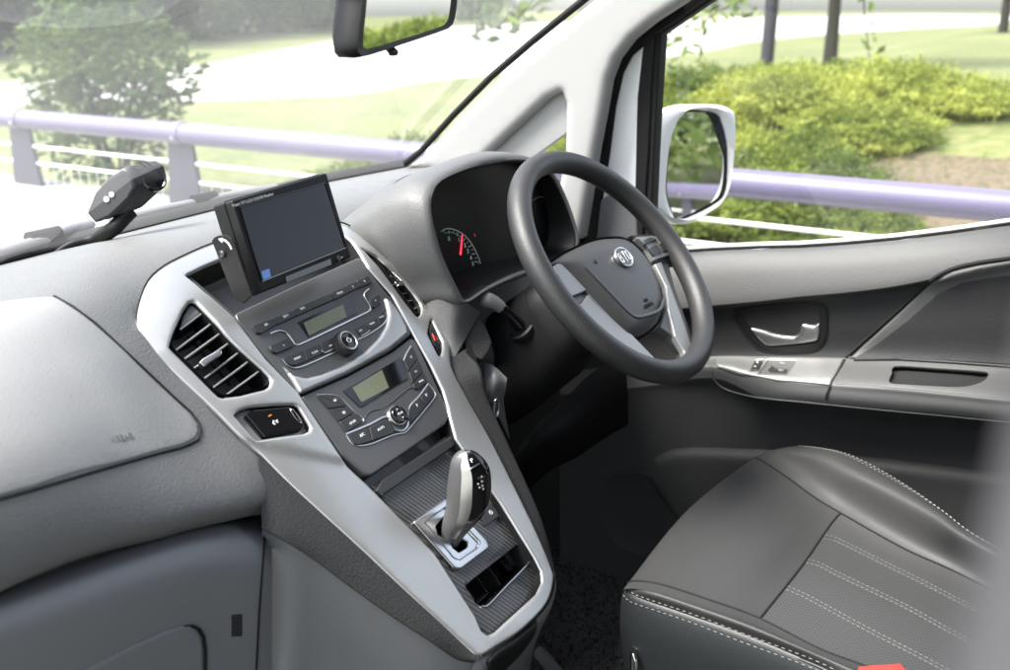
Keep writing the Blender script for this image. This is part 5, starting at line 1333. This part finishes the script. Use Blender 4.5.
wiper('wiper', 'pale farther windscreen wiper just behind the monitor', [W_(120, 229, 1.205), W_(150, 220, 1.205), W_(180, 212, 1.21), W_(205, 205, 1.21)], catmull([W_(112, 222, 1.21), W_(150, 212, 1.214), W_(200, 201.5, 1.216), W_(250, 191.5, 1.218), W_(276, 187.5, 1.218)], 14))
# ================================================================== gear lever
gb = CARB.hit(*zz([(148, 300)], *Z7)[0]); gn = RT.cross(V((0, -.18, 1))).normalized(); gn = gn if gn.dot(EYE-gb) > 0 else -gn
gear = thing('gear_lever', 'silver and black gear lever marked P in the centre console', 'gear lever', tuple(gb))
secs = [(318, 140, 24), (300, 146, 30), (275, 156, 40), (250, 170, 50), (220, 183, 56), (190, 190, 60), (150, 192.5, 60), (110, 193, 55), (85, 188, 45), (68, 185, 30), (60, 184, 16), (57, 184, 4)]
gr = []; NK = 36
for y, cx, hw in secs:
    c = Pn(*zz([(cx, y)], *Z7)[0], gb, gn); h = hw/2.794/F*(c-EYE).dot(AX)
    gr.append([c+RT*(h*math.cos(2*math.pi*k/NK))+gn*(h*.8*math.sin(2*math.pi*k/NK)) for k in range(NK)])
gcol = [catp([r[k] for r in gr], 4) for k in range(NK)]; gg = [[gcol[k][i] for k in range(NK)] for i in range(len(gcol[0]))]
def gpart(name, ks, i0, i1, mt, out=0):
    mb = MB(); rows = []
    for r in gg[i0:i1+1]:
        c = sum(r, V((0, 0, 0)))/NK; rows.append([r[k % NK]+(r[k % NK]-c)*out for k in ks])
    mb.grid(rows, closed_u=len(ks) == NK); return mb.build(name, mt, gear, ang=80)
M['doorgrey'] = mat('lever_grey', (.06, .06, .062), .4)
gpart('lever_body', list(range(NK)), 0, len(gg)-1, M['doorgrey'])
gpart('silver_band', list(range(8, 12)), 6, 43, M['satin'], .03)
gpart('black_face', list(range(-4, 9)), 14, 41, M['gloss'], .05)
GS = Surf([[p+(p-sum(r, V((0, 0, 0)))/NK)*.06 for p in (r[-4:]+r[:10])] for r in gg])
c, n = GS.hitn(*zz([(200, 86)], *Z7)[0]); xd = (V((1, 0, 0))-n*n.x).normalized(); yd = n.cross(xd); mb = MB(); mb.text('P', c+n*.001, xd, yd, .007)
mb.build('position_mark', M['mark'], gear)
mb = MB(); mb.tube([GS.hit(*q, .0006) for q in sm(zz([(186, 112), (200, 106), (222, 94)], *Z7), 10, False)], .0009, 6); mb.build('release_line', M['satin'], gear)
mb = MB()
for q, s in (((228, 130), 'R'), ((229, 143), 'N'), ((230, 155), 'D')):
    c, n = GS.hitn(*zz([q], *Z7)[0]); xd = (V((1, 0, 0))-n*n.x).normalized(); mb.text(s, c+n*.0008, xd, n.cross(xd), .0034)
for q in ((218, 150), (222, 160), (232, 164)):
    c, n = GS.hitn(*zz([q], *Z7)[0]); mb.lathe(c+n*.0006, n, [(.0011, 0), (.0011, .0003), (0, .0003)], 10)
mb.build('position_mark', M['mark'], gear)
# ================================================================== outdoors
def foliage(name, c1, c2, trans=.35, sc_n=1.6):
    m = bpy.data.materials.new(name); m.use_nodes = True; nt = m.node_tree; b = nt.nodes['Principled BSDF']
    tc = nt.nodes.new('ShaderNodeTexCoord'); nz = nt.nodes.new('ShaderNodeTexNoise'); nz.inputs['Scale'].default_value = sc_n; nz.inputs['Detail'].default_value = 6
    nt.links.new(tc.outputs['Object'], nz.inputs[0]); r = nt.nodes.new('ShaderNodeValToRGB'); r.color_ramp.elements[0].position = .35; r.color_ramp.elements[1].position = .65
    r.color_ramp.elements[0].color = c1+(1,); r.color_ramp.elements[1].color = c2+(1,); nt.links.new(nz.outputs[0], r.inputs[0]); nt.links.new(r.outputs[0], b.inputs['Base Color'])
    b.inputs['Roughness'].default_value = .6; b.inputs['Specular IOR Level'].default_value = .25
    tl = nt.nodes.new('ShaderNodeBsdfTranslucent'); nt.links.new(r.outputs[0], tl.inputs[0]); mx = nt.nodes.new('ShaderNodeMixShader'); mx.inputs[0].default_value = trans
    out = nt.nodes['Material Output']; nt.links.new(b.outputs[0], mx.inputs[1]); nt.links.new(tl.outputs[0], mx.inputs[2]); nt.links.new(mx.outputs[0], out.inputs[0])
    return m
def ground(name, cols, scales, rough=.9, bump=.02):
    m = bpy.data.materials.new(name); m.use_nodes = True; nt = m.node_tree; b = nt.nodes['Principled BSDF']; b.inputs['Roughness'].default_value = rough
    tc = nt.nodes.new('ShaderNodeTexCoord'); prev = None
    for i, s in enumerate(scales):
        nz = nt.nodes.new('ShaderNodeTexNoise'); nz.inputs['Scale'].default_value = s; nz.inputs['Detail'].default_value = 8; nt.links.new(tc.outputs['Object'], nz.inputs[0])
        r = nt.nodes.new('ShaderNodeValToRGB'); r.color_ramp.elements[0].position = .42; r.color_ramp.elements[1].position = .58
        r.color_ramp.elements[0].color = cols[i][0]+(1,); r.color_ramp.elements[1].color = cols[i][1]+(1,); nt.links.new(nz.outputs[0], r.inputs[0])
        if prev is None: prev = r.outputs[0]
        else:
            mx = nt.nodes.new('ShaderNodeMix'); mx.data_type = 'RGBA'; mx.inputs[0].default_value = .5; nt.links.new(prev, mx.inputs[6]); nt.links.new(r.outputs[0], mx.inputs[7]); prev = mx.outputs[2]
    nt.links.new(prev, b.inputs['Base Color'])
    bp = nt.nodes.new('ShaderNodeBump'); bp.inputs['Distance'].default_value = bump; nt.links.new(nz.outputs[0], bp.inputs['Height']); nt.links.new(bp.outputs[0], b.inputs['Normal'])
    return m
M['lawn'] = ground('mottled_lawn', [((.075, .095, .026), (.125, .135, .045)), ((.065, .088, .02), (.14, .135, .06))], [.35, 9])  # grass greens varied at random on two scales
M['soil'] = ground('dry_soil', [((.075, .055, .035), (.12, .09, .06)), ((.05, .055, .022), (.13, .095, .065))], [1.2, 25])
M['conc'] = ground('pale_concrete', [((.30, .30, .29), (.38, .38, .36)), ((.28, .28, .27), (.38, .37, .35))], [.6, 14], .85, .004)
M['asph2'] = ground('pale_paving', [((.17, .18, .165), (.23, .235, .215)), ((.16, .17, .15), (.24, .24, .22))], [.8, 30], .9, .004)
M['asph'] = ground('worn_asphalt', [((.09, .09, .09), (.13, .13, .13)), ((.08, .08, .08), (.14, .14, .14))], [.8, 40], .9, .004)
def sstep(a, b, x):
    t = max(0.0, min(1.0, (x-a)/(b-a))); return t*t*(3-2*t)
def gz(x, y):
    bank = .20*sstep(2.9, 3.4, x)+.54*sstep(3.4, 7.0, x)+.25*sstep(9, 40, x)
    fw = 1-sstep(1.0, 6.0, y)*.9+.45*sstep(.8, -2.5, y)*sstep(3.6, 7, x)
    return bank*fw+.02*math.sin(x*1.3+y*.7)*sstep(3, 5, x)
rows = []
xs = [-60, -30, -12, -4, 0, 2, 2.6, 2.9, 3.1, 3.4, 3.8, 4.3, 4.8, 5.4, 6, 6.6, 7.2, 8, 9, 11, 14, 18, 24, 32, 45, 70, 110, 200, 400]
ys = [-300, -120, -60, -30, -18, -12, -9, -7, -5, -4, -3, -2, -1, 0, .7, 1.4, 2.2, 3, 4, 5, 6, 8, 10, 13, 17, 22, 30, 45, 70, 120, 250, 400]
mb = MB(); mb.grid([[V((x, y, gz(x, y)-.01)) for x in xs] for y in ys]); tag(mb.build('ground', M['lawn'], None, ang=80), kind='structure')
mb = MB(); g = [[V((x, y, .004)) for x in (-6, -2, 1, 2.6)] for y in (-40, -10, 0, 10, 40)]; mb.grid(g); tag(mb.build('pavement', M['asph2'], None), kind='structure')
# pale road crossing beyond the grass
nr = [(-16, 30), (-4, 22), (8.3, 13.7), (12, 10), (16.4, 10.5), (28, 9.5), (50, 11), (90, 5), (160, -20)]
fr_ = [(-16, 42), (-4, 29), (10.7, 17.8), (23, 22), (39, 31), (60, 40), (90, 45), (140, 45), (240, 30)]
mb = MB(); rows = []
for a, b in zip(nr, fr_):
    rows.append([V((a[0]+(b[0]-a[0])*k/12, a[1]+(b[1]-a[1])*k/12, 0)) for k in range(13)])
rows = net(rows, 4, 3)
for r in rows:
    for i, p in enumerate(r): p.z = gz(p.x, p.y)+(.02 if 0 < i < len(r)-1 else -.25)
mb.grid(rows); tag(mb.build('road', M['conc'], None, ang=80), kind='structure')
mb = MB(); bank_rows = []
for y in [-6+.3*k for k in range(36)]:
    e = 4.6+.35*math.sin(y*2)+.25*math.sin(y*5.1)+(2.6*sstep(1.2, -1.5, y))
    bank_rows.append([V((x, y, gz(x, y)+.012+.008*math.sin(x*9+y*7))) for x in [2.96+(e-2.96)*k/14 for k in range(15)]])
mb.grid(bank_rows); tag(mb.build('bare_soil', M['soil'], None, ang=80), kind='structure')
# ------------------------------------------------------------------ parapet and purple rail
para = thing('parapet_wall', 'low pale concrete wall carrying the purple rail', 'wall', (2.78, 3, 0)); 
mb = MB(); prof = [(2.62, 0), (2.62, .46), (2.64, .48), (2.93, .48), (2.95, .46), (2.95, 0)]
mb.grid([[V((x, y, z)) for x, z in prof] for y in [-30+1.0*k for k in range(61)]]); mb.build('wall_body', M['conc'], para, ang=30)
M['purple'] = mat('purple_rail_paint', (.10, .088, .15), .38, coat=.15, noise=.05); M['postpaint'] = mat('grey_violet_post_paint', (.035, .033, .05), .45)
rail = thing('guard_rail', 'purple tubular guard rail with flat posts running beside the van', 'guard rail', (2.8, 3, .48))
def RX(y): return 2.8-.012*(y-1)
mb = MB(); mb.tube([V((RX(y), y, .855+.004*y)) for y in [-14+1.5*k for k in range(28)]], .056, 24); mb.build('top_rail', M['purple'], rail, ang=80)
for h in (.70, .60):
    mb = MB(); mb.tube([V((RX(y), y, h+.004*y)) for y in [-14+1.5*k for k in range(28)]], .009, 8); mb.build('cable', M['white'], rail)
mb = MB()
for k in range(170):
    y = -2+.075*k; mb.tube([V((RX(y), y, .47)), V((RX(y), y, .60+.004*y))], .0025, 4, cap=False)
mb.build('wire_infill', M['white'], rail)
POSTS = [14.2, 12.8, 11.5, 10.2, 8.85, 7.5, 6.18, 4.85, 3.52, .95, -.95, -2.3, -3.7, -5, -6.4, -7.8, -9.2]
for y in POSTS:
    mb = MB(); c = V((RX(y), y, .855+.004*y)); mb.tube([c-V((0, .035, 0)), c+V((0, .035, 0))], .0605, 24); mb.build('rail_collar', M['purple'], rail, ang=50)
    mb = MB(); mb.lathe(c+V((-.056, 0, -.02)), V((-1, 0, -.35)), [(.011, -.004), (.011, .006), (.008, .008), (0, .008)], 6); mb.build('collar_bolt', M['bolt'], rail, ang=20)
for y in POSTS:
    mb = MB(); c = V((RX(y), y, .67)); lp = [V((RX(y), y-.13, .475)), V((RX(y), y+.13, .475)), V((RX(y), y+.085, .85)), V((RX(y), y-.085, .85))]
    mb.prism([p+V((.012, 0, 0)) for p in lp], V((-1, 0, 0)), 0, .024, .003); mb.build('post', M['postpaint'], rail, ang=30)
# ------------------------------------------------------------------ leaves
def leafcloud(mb, n, centre, rad, size, flat=.5, droop=.0, mi=0, shell=.55, seed=None):
    for k in range(n):
        while True:
            d = V((random.uniform(-1, 1), random.uniform(-1, 1), random.uniform(-1, 1)))
            if d.length < 1 and d.length > shell*random.random(): break
        p = centre+V((d.x*rad[0], d.y*rad[1], d.z*rad[2])); s = size*random.uniform(.6, 1.3)
        a = V((random.gauss(0, 1), random.gauss(0, 1), random.gauss(0, flat)-droop)).normalized(); b = a.cross(V((random.gauss(0, 1), random.gauss(0, 1), random.gauss(0, 1)))).normalized()
        mb.add([p-a*s, p+b*s*.38, p+a*s, p-b*s*.38], [(0, 1, 2, 3)], mi)
def frond_bush(n, r, h, size, mi=0):
    """feathery ground shrub: upright arching sprays carrying narrow leaves"""
    mb = MB()
    for k in range(n):
        a = random.uniform(0, 6.283); rr = r*math.sqrt(random.random()); b = V((rr*math.cos(a)*.6, rr*math.sin(a)*.6, 0))
        hh = h*(1-.55*(rr/r)**2)*random.uniform(.75, 1.12); out = V((math.cos(a), math.sin(a), 0))*(rr*.55+random.uniform(.02, .12))
        pts = [b+out*(t*t)+V((0, 0, hh*(t-.12*t*t))) for t in (0, .3, .55, .75, .9, 1)]
        for i in range(1, 6):
            d = (pts[i]-pts[i-1]).normalized()
            for j in range(7):
                q = pts[i-1].lerp(pts[i], random.random()); s = size*random.uniform(.6, 1.25); sd = V((random.gauss(0, 1), random.gauss(0, 1), random.gauss(.2, .6)))
                e = (sd+d*.7).normalized(); w = e.cross(V((random.gauss(0, 1), random.gauss(0, 1), random.gauss(0, 1)))).normalized()
                mb.add([q, q+e*s*.5+w*s*.12, q+e*s, q+e*s*.5-w*s*.12], [(0, 1, 2, 3)], mi)
    return mb
M['shrub'] = foliage('yellow_green_shrub', (.15, .19, .03), (.40, .43, .10), .4, 2.2)
M['shrub2'] = foliage('fresh_green_shrub', (.05, .085, .016), (.20, .25, .05), .4, 2.2)
M['leafd'] = foliage('dark_tree_leaves', (.018, .035, .012), (.06, .09, .025), .3, .6)
M['leafm'] = foliage('mid_green_leaves', (.04, .075, .018), (.12, .17, .04), .4, .9)
M['bark'] = mat('dark_bark', (.018, .015, .013), .9, grain=40, gstr=.8, kind='n', gdist=.01); M['violetpole'] = mat('violet_grey_pole_paint', (.022, .018, .03), .5)
proto = []
for i in range(4):
    mb = frond_bush(560, .62, .46, .055); o = mb.build('ground_shrub', M['shrub'] if i % 2 == 0 else M['shrub2'], None, smooth=False); proto.append(o)
spots = []
for k in range(135):
    y = random.uniform(-4.2, 3.6); x = 4.2+3.9*random.random()**1.25+max(0, -.35*y)
    if x < 4.9 and y < -.3 and random.random() < .75: continue
    q = proj(V((x, y, gz(x, y)+.15)))
    if (738 < q[0] < 792 and 88 < q[1] < 138) or (808 < q[0] < 852 and q[1] < 100): continue
    if q[0] > 900 and q[1] > 100: continue
    if random.random() < .25: continue
    spots.append((x, y))
for k in range(46):
    x, y = random.uniform(4.3, 7.2), random.uniform(.8, 2.7); q = proj(V((x, y, gz(x, y)+.15)))
    if not (738 < q[0] < 792 and 88 < q[1] < 138): spots.append((x, y))

used = set(); descr = ['yellow green', 'fresh green']; 
for i, (x, y) in enumerate(spots):
    k = i % 4
    if k in used:
        o = proto[k].copy(); COL.objects.link(o)
    else: o = proto[k]; used.add(k)
    s = random.choice((.4, .5, .6, .75, .95)); o.location = (x, y, gz(x, y)-.03); o.rotation_euler.z = random.uniform(0, 6.28); o.scale = (s, s, s*random.uniform(.8, 1.1))
    tag(o, 'feathery %s shrub in the mass on the bank beyond the rail' % descr[k % 2], 'shrub', 'feathery shrubs on the bank')
# grass blades over the slope
M['grass'] = foliage('pale_grass_blades', (.16, .19, .05), (.36, .38, .13), .4, 1.4)
mb = MB()
for k in range(15000):
    y = random.uniform(-5.5, 3.6); x = 3.6+6.5*random.random()**1.4
    q0 = proj(V((x, y, gz(x, y))))
    if q0[0] > 900 and q0[1] > 105 and random.random() < .93: continue
    h = random.uniform(.05, .16); a = random.uniform(0, 6.28); d = V((math.cos(a), math.sin(a), 0)); w = V((-d.y, d.x, 0))*.006; p = V((x, y, gz(x, y)-.01)); l = random.uniform(.1, .6)*h
    mb.add([p-w, p+w, p+d*l*.5+V((0, 0, h*.7))+w*.7, p+d*l+V((0, 0, h)), p+d*l*.5+V((0, 0, h*.7))-w*.7], [(0, 1, 2, 3, 4)])
tag(mb.build('grass', M['grass'], None, smooth=False), kind='stuff', label='pale grass blades covering the bank beyond the rail'); 
# young tree by the rail, seen through the windscreen
c = P(118, 175, d=7.6); bx_, by_ = c.x, c.y
yt = thing('young_tree', 'leafy young tree just beyond the rail, seen through the windscreen at the left', 'tree', (bx_, by_, gz(bx_, by_)))
mb = MB(); B = V((bx_, by_, gz(bx_, by_)))
stems = []
for k in range(9):
    a = random.uniform(0, 6.28); e = B+V((math.cos(a)*random.uniform(.15, .6), math.sin(a)*random.uniform(.15, .6), random.uniform(.7, 1.3))); stems.append(e)
    mb.tube(catmull([B, B.lerp(e, .5)+V((0, 0, .1)), e], 8), [.018-.0018*i for i in range(8)], 6)
mb.build('trunk', M['bark'], yt)
mb = MB()
for e in stems: leafcloud(mb, 260, e, (.34, .34, .34), .052)
leafcloud(mb, 1000, B+V((0, 0, .6)), (.58, .58, .55), .052); leafcloud(mb, 300, B+V((.05, .05, 1.25)), (.24, .24, .45), .05)
mb.build('crown', M['leafm'], yt, smooth=False)
# slim violet pole and the bare trunks on the bank
def base_at(px, py, dd):
    d = 3.0
    while d < 40:
        p = P(px, py, d=d)
        if p.z <= gz(p.x, p.y): break
        d += .05
    return V((p.x, p.y, gz(p.x, p.y)))
b = base_at(763, 108, 6.6); mb = MB(); mb.tube([b+V((0, 0, -.05)), b+V((0, 0, 1.2)), b+V((0, 0, 3.2))], .056, 16); tag(mb.build('pole', M['violetpole'], None, ang=60), 'slim violet grey pole standing among the shrubs', 'pole')
def tree(name, lab, b, h, r, crown, leafmat, n, size, group=None, cr=(1.6, 1.6, 1.2), limbs=5):
    t = thing(name, lab, 'tree', tuple(b), group); mb = MB()
    top = b+V((random.uniform(-.1, .1), random.uniform(-.1, .1), h))
    mb.tube(catmull([b-V((0, 0, .1)), b+V((.03, .02, h*.3)), b+V((-.03, .03, h*.65)), top], 14), [r*(1-.5*i/13) for i in range(14)], 14)
    ends = []
    for k in range(limbs):
        a = k*6.283/limbs+random.uniform(-.4, .4); s = b.lerp(top, random.uniform(.6, .98)); e = s+V((math.cos(a)*cr[0]*.8, math.sin(a)*cr[1]*.8, random.uniform(.2, cr[2]))); ends.append(e)
        mb.tube(catmull([s, s.lerp(e, .5)+V((0, 0, .12)), e], 7), [r*.45*(1-.12*i) for i in range(7)], 8)
    mb.build('trunk', M['bark'], t, ang=80); mb = MB()
    for e in ends+[top+V((0, 0, cr[2]*.5))]: leafcloud(mb, n//(limbs+1), e, (cr[0]*.62, cr[1]*.62, cr[2]*.6), size)
    mb.build('crown', leafmat, t, smooth=False); return t
tree('slim_tree', 'dark trunked tree rising behind the shrubs in the side window', base_at(829, 72, 7.6), 2.4, .105, None, M['leafm'], 1500, .10, None, (1.5, 1.5, .8))
tree('slim_tree', 'grey trunked tree at the top right corner of the side window', base_at(1003, 32, 9.5), 2.6, .13, None, M['leafm'], 1300, .11, None, (1.5, 1.5, .8))
# hanging leafy twigs at the top of the windows
def twig(lab, pts, n, size, mt=None):
    t = thing('leafy_twig', lab, 'twig', tuple(pts[0])); c = catmull(pts, 14); mb = MB(); mb.tube(c, [.010-.0006*i for i in range(14)], 6); mb.build('stem', M['bark'], t); mb = MB()
    for k in range(n):
        q = c[random.randrange(3, 14)]+V((random.gauss(0, .06), random.gauss(0, .06), random.gauss(-.02, .05))); leafcloud(mb, 1, q, (.01, .01, .01), size, .5, .5)
    mb.build('leaf_spray', mt or M['leafm'], t, smooth=False)
twig('leafy twig hanging against the white sky at the left of the side window', [P(765, -60, d=6.3), P(745, -5, d=6.3), P(712, 15, d=6.2), P(690, 45, d=6.2), P(668, 66, d=6.1)], 60, .05)
twig('thin leafy twig hanging between the pole and the dark trunk', [P(866, -50, d=6.6), P(864, 5, d=6.6), P(867, 35, d=6.6), P(870, 65, d=6.6)], 22, .04)
twig('leafy branch at the top of the side window beside the pole', [P(640, -80, d=6.5), P(680, -30, d=6.5), P(720, -2, d=6.5), P(752, 6, d=6.5)], 90, .05)
twig('leafy branch hanging at the top of the windscreen near the mirror', [P(600, -110, d=8), P(560, -40, d=8), P(525, 8, d=8), P(485, 20, d=8)], 190, .075)
# tree line across the road, trees beside and behind the van
kinds = [('dark leafy tree in the row across the pale road', M['leafd']), ('mid green tree in the row across the pale road', M['leafm'])]
protos = {}
def far_tree(i, x, y, s):
    k = i % 2
    if k not in protos:
        t = tree('broad_tree', kinds[k][0], V((0, 0, 0)), 4.2, .22, None, kinds[k][1], 2600, .30, 'trees across the road', (3.4, 3.4, 2.6), 8)
        mb = MB(); leafcloud(mb, 1500, V((0, 0, 1.5)), (3.2, 3.2, 1.7), .26); mb.build('low_foliage', kinds[k][1], t, smooth=False); protos[k] = t
    else:
        t = protos[k].copy(); COL.objects.link(t)
        for ch in protos[k].children: c = ch.copy(); COL.objects.link(c); c.parent = t
    t.location = (x, y, gz(x, y)-.05); t.rotation_euler.z = random.uniform(0, 6.28); t.scale = (s, s, s*random.uniform(.9, 1.15))
i = 0
for (x, y, s) in [(2, 35, .85), (6, 32, .8), (10, 30.5, .8), (14.5, 29.5, .85), (19, 31, .8), (24, 32, .85), (29, 34.5, .8), (34, 37, .9), (40, 40, .9), (46, 42, 1), (53, 46, 1.1), (62, 50, 1.2), (8, 38, 1.1), (18, 38, 1.1), (28, 42, 1.1), (40, 50, 1.3), (75, 55, 1.5), (95, 58, 1.7)]:
    far_tree(i, x, y, s); i += 1
# trees the door mirror looks back at
_rd = ray(700, 165).normalized(); _rr = _rd-2*_rd.dot(dn_)*dn_
for n_, (tt, lat) in enumerate([(8.2, 1.3), (9.6, -.7), (11, 2.6), (12.5, .6), (14, -2.2), (16, 2.2)]):
    q = dm+_rr*tt*.92+V((_rr.y, -_rr.x, 0))*lat
    tree('roadside_tree', ['green tree beside the bank, reflected in the door mirror', 'green tree farther along the bank behind the van'][n_ > 1], V((q.x, q.y, gz(q.x, q.y))), 1.35, .09, None, M['leafd'] if n_ % 2 else M['leafm'], 5200, .085, 'trees along the bank behind the van', (1.5, 1.5, .9), 7)
# ================================================================== camera, light, render settings
cd = bpy.data.cameras.new('camera'); co = bpy.data.objects.new('camera', cd); COL.objects.link(co)
co.matrix_world = Matrix(((RT.x, UP.x, -AX.x, EYE.x), (RT.y, UP.y, -AX.y, EYE.y), (RT.z, UP.z, -AX.z, EYE.z), (0, 0, 0, 1)))
cd.sensor_width = 36; cd.lens = F/1010*36; cd.clip_start = .01; cd.clip_end = 2000
cd.dof.use_dof = True; cd.dof.focus_distance = 1.18; cd.dof.aperture_fstop = 5.2
sc.camera = co
w = bpy.data.worlds.new('World'); sc.world = w; w.use_nodes = True
nt = w.node_tree; bg = nt.nodes['Background']
sky = nt.nodes.new('ShaderNodeTexSky'); sky.sky_type = 'NISHITA'; sky.sun_disc = False
SUN_EL, SUN_AZ = math.radians(58), math.radians(-48)      # azimuth measured from +Y (car's nose) towards +X
sky.sun_elevation = SUN_EL; sky.sun_rotation = SUN_AZ; sky.air_density = 1.0; sky.dust_density = 2.5; sky.ozone_density = .6
hs = nt.nodes.new('ShaderNodeHueSaturation'); hs.inputs['Saturation'].default_value = .5; nt.links.new(sky.outputs[0], hs.inputs['Color']); nt.links.new(hs.outputs[0], bg.inputs[0]); bg.inputs[1].default_value = .15
sd = bpy.data.lights.new('sun', 'SUN'); so = bpy.data.objects.new('sun', sd); COL.objects.link(so)
sd.energy = 3.3; sd.angle = math.radians(26); sd.color = (1, .96, .9)
dirv = V((math.sin(SUN_AZ)*math.cos(SUN_EL), math.cos(SUN_AZ)*math.cos(SUN_EL), math.sin(SUN_EL)))
so.rotation_euler = dirv.to_track_quat('Z', 'Y').to_euler(); so.location = (0, 0, 8)
sc.view_settings.view_transform = 'Standard'; sc.view_settings.look = 'None'; sc.view_settings.gamma = 1; sc.view_settings.exposure = 2.05
sc.render.engine = 'CYCLES'; sc.cycles.use_denoising = True
try: sc.cycles.denoiser = 'OPENIMAGEDENOISE'
except Exception: pass
sc.cycles.max_bounces = 8; sc.cycles.diffuse_bounces = 4; sc.cycles.glossy_bounces = 4; sc.cycles.transparent_max_bounces = 16
sc.cycles.sample_clamp_indirect = 8; sc.cycles.blur_glossy = .5
for o in bpy.data.objects:
    if '_org' in o: del o['_org']
